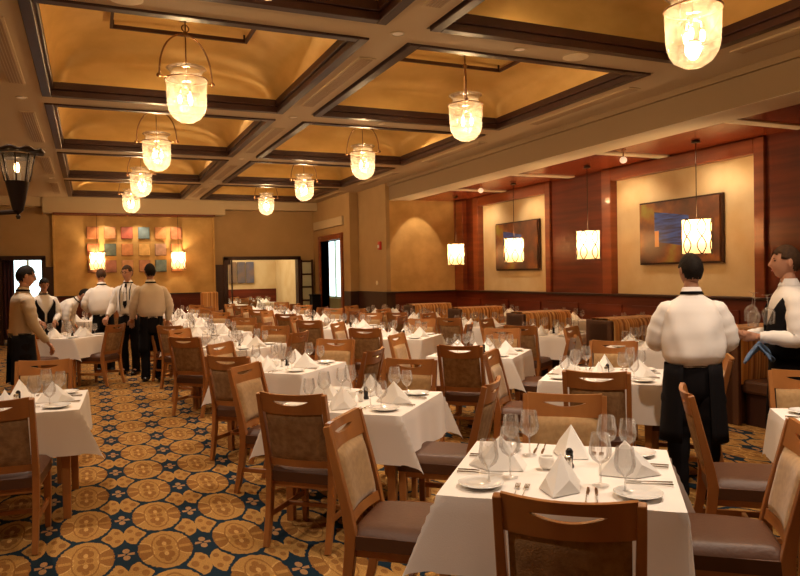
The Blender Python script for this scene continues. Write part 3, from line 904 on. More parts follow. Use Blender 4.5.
LBL = {'near': 'slotted-back wooden chair, near side of %s', 'left': 'slotted-back wooden chair, left side of %s',
       'far': 'slotted-back wooden chair, far side of %s', 'right': 'slotted-back wooden chair, right side of %s'}
def place(desc, cx, cy, deg, level, chairs):
    """chairs: {side: None | (mx, my, face)}"""
    th = math.radians(deg); table(cx, cy, deg, desc, level)
    for side, c in chairs.items():
        n = th+SIDES.index(side)*PI/2
        if c is None:
            d = .95+random.uniform(-.03, .05)
            c = (cx+d*math.cos(n), cy+d*math.sin(n), math.degrees(n)+180+random.uniform(-4, 4))
        elif len(c) == 2: c = (c[0], c[1], math.degrees(n)+180)
        chair_at(c[0], c[1], c[2], LBL[side] % desc)

A = dict
place('the front centre table', 1.87, 2.53, 230, 2, A(near=(1.31, 1.75), left=(1.12, 3.22), far=(2.38, 3.2), right=(2.72, 2.05)))
place('the second table beside the aisle', 1.70, 4.60, 227, 2, A(near=(1.07, 4.04), left=(1.10, 5.50), far=(2.33, 5.15), right=(2.29, 3.85)))
place('the third table beside the aisle', 1.69, 6.72, 226, 2, A(near=(1.09, 6.25), left=(1.24, 7.50), far=(2.39, 7.21), right=(2.35, 6.01)))
place('the fourth table beside the aisle', 1.67, 9.00, 226, 1, A(near=(1.00, 8.55), left=(1.10, 9.9), far=None, right=(2.33, 8.45)))
place('the fifth table beside the aisle', 1.70, 11.3, 225, 1, A(near=(1.06, 10.8), left=None, far=None, right=None))
place('the sixth table beside the aisle', 1.70, 13.6, 225, 0, A(near=None, left=None, far=None, right=None))
place('the seventh table beside the aisle', 1.75, 15.8, 225, 0, A(near=None, far=None, right=None, left=None))
place('the eighth table beside the aisle', 1.8, 18.0, 225, 0, A(near=None, right=None, far=None))
place('the table cut by the right edge', 3.88, 2.42, 230, 2, A(left=(3.10, 3.00), far=(4.28, 3.16)))
place('the second middle-row table', 3.90, 4.70, 225, 2, A(near=(3.14, 3.86), left=(3.18, 5.27), far=None, right=(4.45, 3.95)))
place('the third middle-row table', 3.87, 6.68, 224, 2, A(near=(3.20, 5.9), left=(3.20, 7.38), far=None, right=None))
place('the fourth middle-row table', 3.97, 9.05, 226, 1, A(near=(3.23, 8.50), left=None, far=None, right=None))
place('the fifth middle-row table', 3.95, 11.2, 225, 1, A(near=(3.10, 10.6), left=None, far=None, right=None))
place('the sixth middle-row table', 3.95, 13.4, 225, 0, A(near=None, left=None, far=None, right=None))
place('the seventh middle-row table', 3.95, 15.6, 225, 0, A(near=None, left=None, far=None, right=None))
place('the eighth middle-row table', 4.0, 17.9, 225, 0, A(near=None, left=None, right=None, far=None))
BD = ['nearest', 'second', 'third', 'fourth', 'fifth']
for i, y in enumerate((6.08, 8.07, 10.07, 12.1, 14.1)):
    place('the %s booth table' % BD[i], 5.88, y+.12, 212, 1 if i < 3 else 0, A(near=None, left=None) if i not in (0,) else A(left=None))
place('the front left table', -.52, 5.70, 267, 2, A(near=(-.54, 4.70, 84), far=(-.38, 6.80, 262)))
place('the table where the waiters gather', -.32, 12.2, 232, 1, A(near=None, right=(.34, 11.75)))
place('the table behind the gathered waiters', -.1, 16.9, 225, 0, A(near=None, right=None, far=None))
place('the left table beyond the glass door', 4.0, 22.7, 225, 0, A(near=None, right=None, left=None))
for i, y in enumerate((8.35, 10.35, 12.4)):
    place('the %s wall-side table' % ['nearest', 'middle', 'farthest'][i], 7.65, y, 180, 0, {})
place('the right table beyond the glass door', 5.3, 24.2, 225, 0, A(near=None, left=None))

# tall upholstered chair by the back wall
r = empty('armchair', (2.75, 19.6, 0), .6); tag(r, 'tall orange-brown upholstered chair standing against the back wall', 'chair')
MB().box(-.28, .28, -.28, .25, .2, .48).build('seat', 'stripe', r, bevel=.03)
MB().box(-.28, .28, -.36, -.24, .2, 1.25).build('backrest', 'stripe', r, bevel=.04)
for sx in (-1, 1):
    for sy in (-1, 1): MB().box(sx*.25-.02, sx*.25+.02, sy*.22-.04, sy*.22, 0, .22).build('leg', 'wood', r)
# dark host stand next to the glass door
r = empty('service_stand', (6.02, 19.9, 0)); tag(r, 'narrow black stand at the back right corner beside the glass door', 'stand')
MB().box(-.13, .13, -.15, .15, 0, 1.05).build('body', 'black', r, bevel=.01)
MB().box(-.15, .15, -.17, .17, 1.05, 1.09).build('top', 'black', r, bevel=.008)

# items only on the waiters' table
o = MB().lathe([(.05, 0), (.055, .02), (.05, .10), (.03, .17), (.022, .22), (.026, .24), (.02, .235)], 18).build('amber_carafe', 'amber', smooth=True, loc=(-.74, 11.95, TT)); tag(o, 'orange-amber carafe on the left corner of the waiters table', 'carafe')
# paper tag under the front left chair
t = MB().box(-.035, .035, -.004, 0, -.04, .04).build('paper_tag', 'china')
fl_ch = [o for o in col.objects if o.get('label') == LBL['near'] % 'the front left table'][0]
t.parent = fl_ch; t.location = (-.06, -.225, .33)

# ---------------------------------------------------------------- booths
def make_booth():
    """divider bench, seats on both sides; origin at floor, aisle-side near corner; runs to +x"""
    r = empty('booth_bench'); L = .93; D = .50; Ht = .99
    MB().box(0, L, 0.06, D-.06, 0, Ht-.05).box(0, .05, 0, D, 0, Ht-.015).build('divider', 'leather', r, bevel=.012)
    def back(s):
        def fn(u, v):
            x = .03+(L-.03)*u
            a = PI*.5*min(1, u*7, (1-u)*7+.02)                       # rounded aisle end
            z = .42+(Ht-.42)*v
            lean = .09*(1-v)*0
            top = .05*(max(0, v-.88)/.12)**2
            dep = .075*(math.sin(a)**.6) + .018*math.sin(PI*v)
            return (x, s*(dep-top*.8), z)
        return fn
    b = MB().grid(lambda u, v: (back(-1)(u, v)[0], .06+back(-1)(u, v)[1], back(-1)(u, v)[2]), 40, 12)
    b.grid(lambda u, v: (.03+(L-.03)*u, .06-.02+.24*v*1.0, Ht+.012*math.sin(PI*v)), 40, 5)
    b.build('backrest', 'stripe', r, smooth=50)
    b = MB().grid(lambda u, v: (back(1)(u, v)[0], D-.06+back(1)(u, v)[1], back(1)(u, v)[2]), 40, 12)
    b.grid(lambda u, v: (.03+(L-.03)*u, D-.04-.24*v, Ht+.012*math.sin(PI*v)), 40, 5)
    b.build('backrest', 'stripe', r, smooth=50)
    for s, y0, y1 in ((-1, -.34, .05),):
        MB().box(.08, L-.05, y0, y1, .33, .47).build('seat', 'leather', r, bevel=.03)
        MB().box(.12, L-.1, y0+.04, y1-.04, 0, .33).build('seat_base', 'darkwood', r)
    return r
BY = [5.22, 7.14, 9.12, 11.13, 13.15, 15.0]
for i, y in enumerate(BY[:5]):
    inst('booth', make_booth, (6.05, y, 0), 0, 'booth bench with gold striped back and dark leather end, %s from the camera' % BD[i], 'booth', 'booth benches along the right wall')

# ---------------------------------------------------------------- people
def skin_mesh(joints, edges, mat, name, parent, lvl=2, extra=None, wrinkle=0, seed=0):
    """joints: {name: (pos, rx, ry)}; grows one continuous tapered surface"""
    bm = bmesh.new(); lay = bm.verts.layers.skin.verify()
    vm = {}
    for i, (k, (p, rx, ry)) in enumerate(joints.items()):
        v = bm.verts.new(p); v[lay].radius = (rx, ry); v[lay].use_root = (i == 0); vm[k] = v
    for a, b in edges: bm.edges.new((vm[a], vm[b]))
    me = bpy.data.meshes.new(name); bm.to_mesh(me); bm.free()
    o = bpy.data.objects.new(name, me); col.objects.link(o)
    md = o.modifiers.new('s', 'SKIN'); md.use_smooth_shade = True; md.branch_smoothing = .6
    sb = o.modifiers.new('u', 'SUBSURF'); sb.levels = lvl; sb.render_levels = lvl
    dg = bpy.context.evaluated_depsgraph_get(); dg.update()
    me2 = bpy.data.meshes.new_from_object(o.evaluated_get(dg))
    bpy.data.objects.remove(o)
    if wrinkle:
        rnd = random.Random(seed); ph = [rnd.uniform(0, 6) for _ in range(4)]
        for v in me2.vertices:
            c = v.co; a = math.atan2(c.y, c.x)
            d = wrinkle*(math.sin(a*7+c.z*9+ph[0])*.6+math.sin(c.z*26+a*3+ph[1])*.4+math.sin(c.x*30+c.z*14+ph[2])*.4)
            v.co = c+v.normal*d
    if extra:
        b2 = bmesh.new(); b2.from_mesh(me2)
        tm = bpy.data.meshes.new('t'); tm.from_pydata(extra.v, [], extra.f); b2.from_mesh(tm); bpy.data.meshes.remove(tm)
        bmesh.ops.recalc_face_normals(b2, faces=b2.faces)
        b2.to_mesh(me2); b2.free()
    for p in me2.polygons: p.use_smooth = True
    me2.materials.clear(); me2.materials.append(M[mat])
    me2.name = name
    o = bpy.data.objects.new(name, me2); col.objects.link(o); o.parent = parent
    return o

def head_point(th, ph_):
    """unit direction (th around z from +y front, ph_ elevation) -> surface point of the head, centre at mid skull"""
    x = math.sin(th)*math.cos(ph_); y = math.cos(th)*math.cos(ph_); z = math.sin(ph_)
    rx, ry, rz = .076, .096, .118
    px, py, pz = x*rx, y*ry, z*rz
    if z < 0:                                   # narrow jaw, chin forward
        k = -z
        px *= 1-.30*k; py = py*(1-.22*k)+.022*k*(y > -.2)
    if py > 0:
        py -= .006*math.exp(-((pz-.012)/.016)**2)*math.exp(-((abs(px)-.030)/.016)**2)*1.6   # eye sockets
        py += .024*math.exp(-((pz+.022)/.016)**2)*math.exp(-(px/.011)**2)                    # nose tip
        py += .012*math.exp(-((pz-.0)/.022)**2)*math.exp(-(px/.009)**2)
        py += .006*math.exp(-((pz+.058)/.010)**2)*math.exp(-(px/.024)**2)                    # lips
        py += .008*math.exp(-((pz+.098)/.016)**2)*math.exp(-(px/.022)**2)                    # chin
        py += .004*math.exp(-((pz-.030)/.010)**2)*math.exp(-(px/.05)**2)                     # brow
    if py < 0 and z > -.5: py *= 1.04
    return Vector((px, py, pz))

def hand_mesh(wrist, direction, palm_n, curl=.5, spread=1, side=1, s=1.0):
    """palm, four bent fingers of different lengths and a thumb that leaves the side of the palm"""
    m = MB()
    d = Vector(direction).normalized(); n = Vector(palm_n); n = (n-d*n.dot(d)).normalized(); sd = d.cross(n)*side
    w = Vector(wrist)
    m.tube([w-d*.01, w+d*.03, w+d*.065, w+d*.092], [(.024*s, .018*s), (.034*s, .016*s), (.041*s, .014*s), (.036*s, .010*s)], 10)
    # orient palm flat: tube axes follow its own frame, so fingers carry the outline
    for i, (off, ln) in enumerate(((-.030, .068), (-.010, .078), (.010, .074), (.029, .058))):
        p0 = w+d*.078+sd*off*s
        a = 0; p = p0; pts = [p0]
        for seg in (.42, .32, .26):
            a += curl
            p = p+(d*math.cos(a)+n*math.sin(a))*ln*seg*s*1.15
            pts.append(p)
        m.tube(pts, [.0100*s, .0095*s, .0085*s, .0065*s], 7)
    p0 = w+d*.022-sd*.026*s
    p1 = p0+(d*.6-sd*.8+n*.3).normalized()*.036*s; p2 = p1+(d*.9-sd*.25+n*.5).normalized()*.032*s; p3 = p2+(d*.9+n*.6).normalized()*.024*s
    m.tube([p0, p1, p2, p3], [.014*s, .012*s, .0105*s, .008*s], 7)
    return m

def person(loc, face, Ht, label, arms, lean=0, head=(0, 0), skin='skin', shirt='shirt', vest=False, suspend=False, strap=True, apron=None,
           hair='hair', stance=(.10, .02, .10, -.02), sleeve=1, puff=1.0, glasses=False, tie=False, wr=.004, hips=1.0):
    """face: world vector the body faces; arms: ((elbow, wrist, palmdir), ...) for left and right in body coords at 1.78 m scale (before lean)"""
    s = Ht/1.78
    rz = math.atan2(face[1], face[0])-PI/2
    root = empty('person', loc, rz); tag(root, label, 'person')
    HZ = .95
    R = Matrix.Rotation(-lean, 3, 'X')
    def B(p):                                  # bend the upper body about the hips
        p = Vector(p)
        if p.z > HZ:
            k = min(1, (p.z-HZ)/.12)
            q = Matrix.Rotation(-lean*k, 3, 'X') @ (p-Vector((0, 0, HZ)))
            p = q+Vector((0, 0, HZ))
        return p*s
    def C(p): return Vector(p)*s
    J, E_ = {}, []
    def add(k, p, rx, ry=None, prev=None, bend=True):
        J[k] = ((B(p) if bend else C(p)), rx*s, (ry or rx)*s)
        if prev: E_.append((prev, k))
    add('pelvis', (0, 0, .93), .10, .08)
    add('waist', (0, 0, 1.10), .105, .08, 'pelvis'); add('ribs', (0, 0, 1.26), .12, .09, 'waist')
    add('chest', (0, 0, 1.37), .11, .08, 'ribs'); add('neck0', (0, -.005, 1.465), .058, .055, 'chest'); add('neck1', (0, .008, 1.555), .054, .054, 'neck0'); add('skull', (0, .018, 1.62), .05, .05, 'neck1')
    arms_w = []
    for sx, (el, wr_, pd) in zip((-1, 1), arms):
        n = 'L' if sx < 0 else 'R'
        add('sh'+n, (sx*.155, 0, 1.39), .042, None, 'chest'); add('ua'+n, tuple((Vector((sx*.18, 0, 1.38))*.5+Vector(el)*.5)), .040, None, 'sh'+n)
        add('el'+n, el, .040, None, 'ua'+n); add('fa'+n, tuple(Vector(el)*.5+Vector(wr_)*.5), .036, None, 'el'+n); add('wr'+n, wr_, .026, None, 'fa'+n)
        arms_w.append((B(wr_), (B(wr_)-B(el)).normalized(), pd, sx))
    fx, fyL, _, fyR = stance
    for sx, fy in ((-1, fyL), (1, fyR)):
        n = 'L' if sx < 0 else 'R'
        add('hip'+n, (sx*.09, 0, .90), .088, None, 'pelvis', False); add('th'+n, (sx*.095, fy*.3, .70), .078, None, 'hip'+n, False); add('kn'+n, (sx*fx, fy*.6+.012, .50), .055, None, 'th'+n, False)
        add('cf'+n, (sx*fx, fy*.8-.01, .33), .052, None, 'kn'+n, False); add('an'+n, (sx*fx, fy-.02, .09), .036, None, 'cf'+n, False); add('toe'+n, (sx*fx*1.1, fy+.12, .04), .032, None, 'an'+n, False)
    # head
    yaw, pit = head
    hm = MB(); hc = B((0, .022, 1.665))
    HR = Matrix.Rotation(-lean*.6, 3, 'X') @ Matrix.Rotation(yaw, 3, 'Z') @ Matrix.Rotation(-pit, 3, 'X')
    def Hd(p): return tuple(hc+HR @ (Vector(p)*s))
    NU, NV = 36, 26
    hm.grid(lambda u, v: Hd(head_point(2*PI*u, -PI/2+.02+(PI-.04)*v)), NU, NV, True)
    for sx in (-1, 1):
        e = MB().ball((0, 0, 0), .010, .018, .032, 10, 8)
        hm.add([Hd((sx*.077+p[0], -.008+p[1], -.004+p[2])) for p in e.v], e.f)
    for w, d, pd, sx in arms_w:
        hd = hand_mesh(w, d, pd, .45, 1, sx, s)
        hm.add(hd.v, hd.f)
    skin_mesh(J, E_, skin, 'body', root, 2, hm)
    # eyes, lips
    ey = MB()
    for sx in (-1, 1):
        e = MB().ball((0, 0, 0), .011, .006, .006, 8, 6); ey.add([Hd((sx*.030+p[0], .082+p[1], .012+p[2])) for p in e.v], e.f)
    ey.build('eyes', 'eye', root, smooth=True, weld=False)
    e = MB().ball((0, 0, 0), .022, .006, .006, 10, 6)
    MB().add([Hd((p[0], .094+p[1]-.05*abs(p[0]), -.060+p[2])) for p in e.v], e.f).build('lips', 'lips', root, smooth=True)
    eb = MB()
    for sx in (-1, 1):
        e = MB().ball((0, 0, 0), .016, .005, .003, 8, 5); eb.add([Hd((sx*.031+p[0], .088+p[1], .030+p[2])) for p in e.v], e.f)
    eb.build('eyebrows', hair, root, smooth=True, weld=False)
    # hair cap, hairline cut above the face
    hv, hf = [], []
    g = MB().grid(lambda u, v: (u, v, 0), NU, NV, True)
    pts = []
    for (u, v, _) in g.v:
        th = 2*PI*u; ph_ = -PI/2+.02+(PI-.04)*v
        p = head_point(th, ph_)
        q = Vector((p.x*1.09, p.y*1.08, p.z*1.085)) + Vector((0, 0, .003*math.sin(th*9+v*30)))
        pts.append(q)
    for f in g.f:
        c = sum((pts[i] for i in f), Vector())/len(f)
        fr = c.y/.096                          # 1 at the face, -1 at the back
        lim = .062 if fr > .45 else (.02 if fr > .05 else (-.03 if fr > -.35 else -.062))
        if c.z > lim: hf.append(f)
    hb = MB().add([Hd(p) for p in pts], hf)
    me_h = hb.build('hair', hair, root, smooth=True)
    bm = bmesh.new(); bm.from_mesh(me_h.data)
    bmesh.ops.delete(bm, geom=[v for v in bm.verts if not v.link_faces], context='VERTS')
    bmesh.ops.solidify(bm, geom=bm.faces[:], thickness=.006); bm.to_mesh(me_h.data); bm.free()
    if glasses:
        gl = MB()
        for sx in (-1, 1):
            gl.tube([Hd((sx*.031+.024*math.cos(a), .098, .010+.017*math.sin(a))) for a in [2*PI*i/16 for i in range(16)]], .0022*s, 5, closed=True)
            gl.tube([Hd((sx*.055, .096, .014)), Hd((sx*.080, .01, .012))], .002*s, 5)
        gl.tube([Hd((-.008, .101, .012)), Hd((.008, .101, .012))], .002*s, 5)
        gl.build('eyeglasses', 'black', root, smooth=True, weld=False)
    # shirt: a billowing torso with sleeves running out of it
    N = 24
    prof = [(.935, .150, .118, 0), (.985, .154, .122, 0), (1.01, .166, .134, .5), (1.05, .176, .142, .9), (1.12, .180, .144, 1), (1.22, .180, .140, 1),
            (1.31, .184, .132, .75), (1.37, .188, .122, .45), (1.41, .180, .108, .2), (1.44, .150, .092, .1), (1.465, .108, .078, 0), (1.49, .074, .068, 0), (1.515, .064, .062, 0)]
    def ring_at(v):
        t = v*(len(prof)-1); i = min(int(t), len(prof)-2); f = t-i
        z, rx, ry, k = (prof[i][q]*(1-f)+prof[i+1][q]*f for q in range(4))
        pf = 1+(puff-1)*k
        return z, rx*pf, ry*pf
    rw = random.Random(len(label)); phs = [rw.uniform(0, 6) for _ in range(5)]
    def torso(u, v):
        z, rx, ry = ring_at(v); a = 2*PI*u
        k = max(0, min(1, (z-.97)/.06))*max(0, min(1, (1.46-z)/.06))
        w_ = 1+k*wr*(5*math.sin(a*5+z*8+phs[0])*.6+5*math.sin(z*34+a*2+phs[1])*.25+5*math.sin(a*9-z*13+phs[2])*.3)
        ex = .82
        cx_, sy_ = math.sin(a), math.cos(a)
        return tuple(B((rx*w_*math.copysign(abs(cx_)**ex, cx_), ry*w_*math.copysign(abs(sy_)**ex, sy_), z)))
    sm = MB().grid(torso, 48, 40, True)
    def smooth_path(P, R_, n=6):
        out, rr = [], []
        for i in range(len(P)-1):
            p0, p1, p2, p3 = P[max(i-1, 0)], P[i], P[i+1], P[min(i+2, len(P)-1)]
            for q in range(n):
                t = q/n
                out.append(.5*((2*p1)+(-p0+p2)*t+(2*p0-5*p1+4*p2-p3)*t*t+(-p0+3*p1-3*p2+p3)*t**3)); rr.append(R_[i]*(1-t)+R_[i+1]*t)
        out.append(P[-1]); rr.append(R_[-1])
        return out, rr
    pk = puff**.5
    for sx, (el, wr__, pd) in zip((-1, 1), arms):
        el = Vector(el); we = Vector(wr__); end = el+(we-el)*.92*sleeve
        P_ = [B((sx*.08, 0, 1.37)), B((sx*.158, 0, 1.375)), B(tuple(Vector((sx*.195, 0, 1.34))*.55+el*.45)), B(tuple(el)), B(tuple(el+(end-el)*.55)), B(tuple(end-(end-el).normalized()*.02)), B(tuple(end))]
        R_ = [.05*s, .076*s, .074*s*pk, .064*s*pk, .052*s*pk, .040*s, .034*s]
        pts_, rr = smooth_path(P_, R_)
        rr = [r_*(1+.05*math.sin(i*1.7+phs[3])) for i, r_ in enumerate(rr)]
        sm.tube(pts_, rr, 16)
    sh_ = sm.build('shirt', shirt, root, smooth=True, weld=False)
    # collar
    cb = MB()
    for k in range(2): pass
    ring = lambda z, r1, dy, up: [tuple(B((r1*math.sin(2*PI*i/N), dy+r1*.95*math.cos(2*PI*i/N), z-(.03 if math.cos(2*PI*i/N) > .8 and up else 0)))) for i in range(N)]
    v3 = ring(1.500, .066, 0, 0)+ring(1.545, .058, .006, 1)+ring(1.540, .063, .006, 1)+ring(1.492, .080, 0, 0)
    f3 = [(k*N+i, k*N+(i+1) % N, (k+1)*N+(i+1) % N, (k+1)*N+i) for k in range(3) for i in range(N)]
    cb.add(v3, f3).build('collar', shirt, sh_, smooth=True)
    if strap:
        v4 = ring(1.514, .073, 0, 0)+ring(1.494, .083, 0, 0)+ring(1.492, .074, 0, 0)
        f4 = [(k*N+i, k*N+(i+1) % N, (k+1)*N+(i+1) % N, (k+1)*N+i) for k in range(2) for i in range(N)]
        MB().add(v4, f4).build('neck_band', 'black', sh_, smooth=True)
    if tie:
        m = MB(); m.add([tuple(B(p)) for p in ((-.014, .085, 1.49), (.014, .085, 1.49), (.028, .135, 1.34), (.032, .150, 1.15), (0, .152, 1.08), (-.032, .150, 1.15), (-.028, .135, 1.34))], [(0, 1, 2, 3, 4, 5, 6)])
        m.build('tie', 'black', root, solid=.008)
    # trousers and shoes
    hp_ = [(1.045, .146, .116), (1.0, .152, .120), (.94, .165, .128), (.87, .176, .130), (.80, .176, .126), (.74, .150, .105), (.70, .05, .05)]
    tm_ = MB()
    def hips_fn(u, v):
        t = v*(len(hp_)-1); i = min(int(t), len(hp_)-2); f = t-i
        z, rx, ry = (hp_[i][q]*(1-f)+hp_[i+1][q]*f for q in range(3)); a = 2*PI*u
        p = (rx*hips*math.sin(a), ry*math.cos(a), z)
        return tuple(B(p) if z > HZ else C(p))
    tm_.grid(hips_fn, 32, 20, True)
    for sx, fy in ((-1, fyL), (1, fyR)):
        P_ = [C((sx*.085*hips, 0, .90)), C((sx*.092*hips, fy*.15, .76)), C((sx*.098, fy*.35, .62)), C((sx*fx, fy*.6+.012, .48)), C((sx*fx, fy*.8-.012, .28)), C((sx*fx, fy-.01, .10)), C((sx*fx, fy, .055))]
        pts_, rr = smooth_path(P_, [.07*hips*s, .094*hips*s, .086*hips*s, .072*hips*s, .066*s, .066*s, .070*s])
        tm_.tube(pts_, [r_*(1+.04*math.sin(i*1.3+phs[4])) for i, r_ in enumerate(rr)], 16)
    tr_ = tm_.build('trousers', 'black', root, smooth=True, weld=False)
    for sx, fy in ((-1, fyL), (1, fyR)):
        m = MB(); x = sx*fx*1.05
        m.tube([C((x, fy-.09, .045)), C((x, fy-.03, .05)), C((x, fy+.06, .045)), C((x*1.05, fy+.15, .032)), C((x*1.05, fy+.185, .026))], [(.034*s, .042*s), (.040*s, .048*s), (.045*s, .042*s), (.040*s, .030*s), (.022*s, .018*s)], 12)
        m.build('shoe', 'darkglaze', root, smooth=True)
    v5 = [tuple(B((.157*hips**.5*math.sin(2*PI*i/N), .126*math.cos(2*PI*i/N), z))) for z in (.985, 1.02) for i in range(N)]
    MB().add(v5, [(i, (i+1) % N, N+(i+1) % N, N+i) for i in range(N)]).build('belt', 'darkglaze', tr_, smooth=True, solid=.004)
    if vest or suspend:
        if vest:
            m = MB()
            def vf(u, v):
                z = .97+(1.455-.97)*v
                gap = .10+.95*max(0, v-.42)/.58     # half opening angle at the front
                a = gap+(2*PI-2*gap)*u
                w = (.206*(1+(puff-1)*.8), .163*(1+(puff-1)*.8))
                if v > .74: w = (w[0]*(1-.36*((v-.74)/.26)**1.6), w[1]*(1-.30*((v-.74)/.26)**1.4))
                arm = abs(math.sin(a))**8*max(0, v-.6)*.22   # armholes
                return tuple(B((w[0]*math.sin(a), w[1]*math.cos(a), z-arm)))
            m.grid(vf, 44, 16).build('vest', 'black', root, smooth=True, solid=.006)
        if suspend:
            m = MB()
            for sx in (-1, 1):
                m.tube([B((sx*.085, .125, 1.04)), B((sx*.085, .150*puff, 1.22)), B((sx*.080, .125*puff+.01, 1.38)), B((sx*.075, .05, 1.475)), B((sx*.07, -.07, 1.46)), B((sx*.05, -.145*puff, 1.25)), B((sx*.04, -.13, 1.04))], [(.004, .016)]*7, 6)
            m.build('suspenders', 'black', root, smooth=True, weld=False)
    if apron:
        m = MB()
        def af(u, v):
            a = -2.7+5.4*u; z = 1.0-.55*v
            return tuple(C(((.165+.035*v)*hips*math.sin(a), (.135+.03*v)*hips*math.cos(a), z)))
        m.grid(af, 24, 8).build('apron', apron, root, smooth=True, solid=.005)
        v6 = [tuple(B((.160*math.sin(2*PI*i/N), .132*math.cos(2*PI*i/N), z))) for z in (1.005, 1.05) for i in range(N)]
    return root

def arm(sx, ex, ey, ez, wx, wy, wz, pd=(0, 0, -1)): return ((sx*ex, ey, ez), (sx*wx, wy, wz), pd)
# 1 waiter with his back turned at the right
person((3.83, 3.68, 0), (.62, .78), 1.72, 'person in billowing white shirt and black trousers, back turned, nearest of the two at right',
       (arm(-1, .245, .05, 1.15, .17, .30, 1.12), arm(1, .245, .04, 1.15, .18, .28, 1.10)), lean=.05, head=(.35, .05), puff=1.20, skin='skin2', wr=.013, hips=1.18, apron='black')
# 2 waiter in vest at the right edge
person((4.70, 3.60, 0), (-.80, .60), 1.77, 'person in white shirt and black vest at the right edge, in profile, holding glasses',
       (arm(-1, .24, .02, 1.12, .19, .27, 1.13, (0, 0, 1)), arm(1, .24, 0, 1.12, .10, .27, 1.12, (0, 0, 1))), head=(0, 0), vest=True, hair='hair2', strap=False, puff=1.0, apron='black')
# 3 waiter at far left in profile
person((-.74, 9.2, 0), (.93, .36), 1.80, 'person in beige shirt and dark apron at far left, facing the gathered group, wearing eyeglasses',
       (arm(-1, .24, .0, 1.14, .22, .10, .90), arm(1, .235, .05, 1.13, .20, .22, .90)), lean=.06, head=(-.1, .15), glasses=True, shirt='shirt2', apron='apron', puff=.85)
# 4 person in vest facing the camera beyond
person((-.74, 13.35, 0), (.35, -1), 1.68, 'person with black vest over white shirt, facing the camera, between window and waiters table',
       (arm(-1, .23, .06, 1.12, .12, .26, 1.02), arm(1, .23, .06, 1.12, .12, .26, 1.02)), head=(0, .3), vest=True, skin='skin2', lean=.12)
# 5 bending person
person((-.62, 14.45, 0), (1, -.2), 1.72, 'person in white shirt bending forward to the right, behind the vested person',
       (arm(-1, .22, .16, 1.16, .18, .36, 1.04), arm(1, .22, .16, 1.16, .18, .36, 1.04)), lean=.85, head=(0, .3), puff=1.1)
# 6 waiter bending over table, seen from behind
person((.20, 13.45, 0), (-.12, 1), 1.83, 'person in white shirt and black apron, back turned, bending under the wall tiles',
       (arm(-1, .27, .05, 1.17, .20, .26, 1.08), arm(1, .27, .05, 1.17, .20, .26, 1.08)), lean=.14, head=(0, .35), puff=1.25, hair='hair2', apron='black', wr=.008)
# 7 waiter with eyeglasses, facing left
person((.60, 12.95, 0), (-.45, -.9), 1.86, 'person with eyeglasses, white shirt and black suspenders, facing the camera, touching a chair back',
       (arm(-1, .24, .08, 1.13, .22, .30, 1.0), arm(1, .24, .06, 1.13, .25, .24, .96)), head=(-.25, .1), glasses=True, suspend=True, tie=True, hair='hair2')
# 8 waiter from behind
person((.88, 11.85, 0), (-.10, 1), 1.86, 'person in cream shirt and black trousers, back turned, standing in the carpet aisle',
       (arm(-1, .25, .02, 1.14, .25, .16, .95), arm(1, .26, -.02, 1.14, .25, .04, .90)), head=(.15, .05), shirt='shirt2', puff=1.15, skin='skin2', apron='black')

# upturned glasses and blue cloth in the vested waiter's hands
def around(p, r_, n=2): return p
WP = Vector((4.70, 3.60, 0))
wf = Vector((-.80, .60, 0)).normalized(); wr_ = Vector((wf.y, -wf.x, 0))
hp = Vector((4.40, 3.61, 0))
for i, (a, b, t) in enumerate(((.02, .03, .05), (-.05, .0, -.06), (.05, -.06, .12))):
    p = hp+wf*a+wr_*b
    o = inst('wine', make_wine, (p.x, p.y, 1.20+.205+.02*i), 0, 'upturned wine glass held by the vested waiter at the right edge, %s of three' % ['first', 'second', 'third'][i], 'wine glass', 'glasses carried by the vested waiter')
    o.rotation_euler = (PI+t, t, .3*i)
bc = MB().grid(lambda u, v: (-.12+.24*u, -.09+.18*v+.01*math.sin(u*9), .025*math.sin(u*7+v*4)-.10*abs(v-.5)*2-.03*abs(u-.5)), 18, 14).build('folded_cloth', 'bluecloth', smooth=True, solid=.012)
bc.location = (hp.x, hp.y, 1.075); bc.rotation_euler = (0, 0, .6); tag(bc, 'folded blue cloth in the hand of the vested waiter', 'cloth')

# ---------------------------------------------------------------- lights
WARM = (1, .66, .34); WARM2 = (1, .76, .50)
def point(name, loc, e, r=.05, c=WARM):
    l = bpy.data.lights.new(name, 'POINT'); l.energy = e; l.color = c; l.shadow_soft_size = r
    o = bpy.data.objects.new(name, l); o.location = loc; col.objects.link(o); return o
def spot(name, loc, target, e, ang, blend=.5, c=WARM2, r=.04):
    l = bpy.data.lights.new(name, 'SPOT'); l.energy = e; l.color = c; l.spot_size = math.radians(ang); l.spot_blend = blend; l.shadow_soft_size = r
    o = bpy.data.objects.new(name, l); o.location = loc
    o.rotation_euler = (Vector(target)-Vector(loc)).to_track_quat('-Z', 'Y').to_euler(); col.objects.link(o); return o
def area(name, loc, target, e, sx, sy, c=WARM2):
    l = bpy.data.lights.new(name, 'AREA'); l.shape = 'RECTANGLE'; l.size = sx; l.size_y = sy; l.energy = e; l.color = c
    o = bpy.data.objects.new(name, l); o.location = loc
    o.rotation_euler = (Vector(target)-Vector(loc)).to_track_quat('-Z', 'Y').to_euler(); col.objects.link(o); return o
for ci in (0, 1):
    for k in range(1, 6):
        point('lantern_light', (LX[ci], ROWC[k], LZ+.22), 62, .07)
for x, y in DL:
    spot('downlight_beam', (x, y, ZC-.03), (x, y, 0), 215, 104, .8, (1, .79, .60))
for x, y, z in PEND:
    point('pendant_light', (x, y, z+.10), 55, .06)
for x in (.2, 2.28):
    point('pendant_light', (x, YB-.27, 2.22), 40, .06)
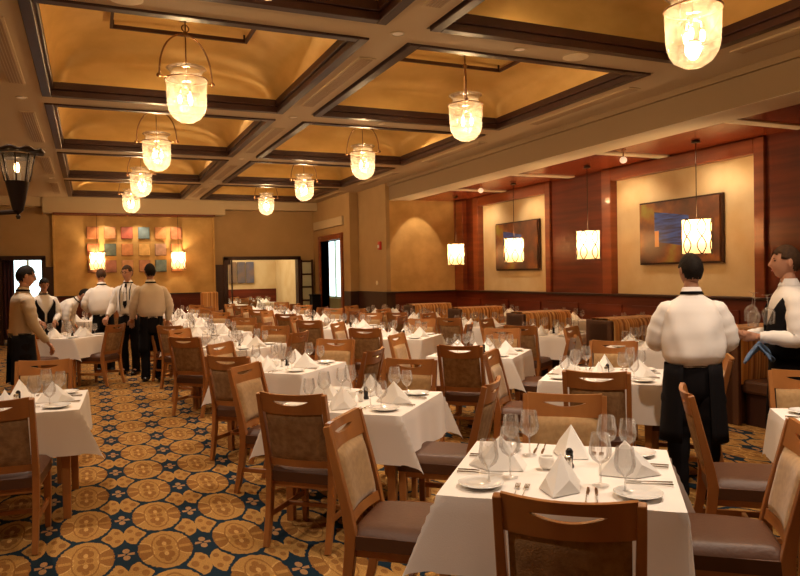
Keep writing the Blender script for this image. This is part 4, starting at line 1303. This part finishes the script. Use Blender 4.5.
# spots without fixtures, added to brighten the alcove and back walls
for y in (7.6, 9.3, 12.4, 14.1):
    spot('wall_fill_spot', (XW-.75, y, 3.38), (XW+.1, y, 2.0), 45, 100, .8)
spot('wall_fill_spot', (7.3, 14.9, 3.38), (7.3, 15.6, 2.2), 35, 62, .2)
for x in (.4, 1.25, 2.1):
    spot('wall_fill_spot', (x, YB-.44, 3.30), (x, YB, 2.0), 28, 95, .6)
# neighbouring rooms have light of their own
area('dining_room_light', (4.3, 23.4, 3.15), (4.3, 23.4, 0), 90, 2.5, 2.5, (1, .82, .55))
area('entry_light', (-1.5, 23.5, 3.0), (-1.5, 23.5, 0), 30, 1.5, 1.5)
area('side_light', (7.2, 20.5, 3.0), (7.2, 20.5, 0), 30, 1, 2)

w = bpy.data.worlds.new('World'); scn.world = w; w.use_nodes = True
w.node_tree.nodes['Background'].inputs[0].default_value = (1, .75, .5, 1); w.node_tree.nodes['Background'].inputs[1].default_value = .02

# ---------------------------------------------------------------- camera
yaw, pit, roll, fpx = .4134, -.0192, -.0193, 706.5
rt = Vector((math.cos(yaw), -math.sin(yaw), 0)); f0 = Vector((math.sin(yaw), math.cos(yaw), 0)); u0 = Vector((0, 0, 1))
fw = f0*math.cos(pit)+u0*math.sin(pit); up = -f0*math.sin(pit)+u0*math.cos(pit)
c_, s_ = math.cos(roll), math.sin(roll)
r2 = rt*c_+up*s_; u2 = up*c_-rt*s_
cam = bpy.data.cameras.new('camera'); cam.sensor_width = 36; cam.lens = 36*fpx/800; cam.clip_start = .05; cam.clip_end = 100
co = bpy.data.objects.new('camera', cam); col.objects.link(co)
mt = Matrix((r2, u2, -fw)).transposed().to_4x4(); mt.translation = Vector((0, 0, H_CAM)); co.matrix_world = mt
scn.camera = co
scn.view_settings.view_transform = 'Standard'; scn.view_settings.look = 'None'
scn.view_settings.gamma = 1; scn.view_settings.exposure = .13
try: scn.view_settings.use_curve_mapping = False
except Exception: pass
scn.cycles.max_bounces = 10; scn.cycles.transparent_max_bounces = 24
scn.cycles.use_denoising = True
scn.cycles.sample_clamp_indirect = 6
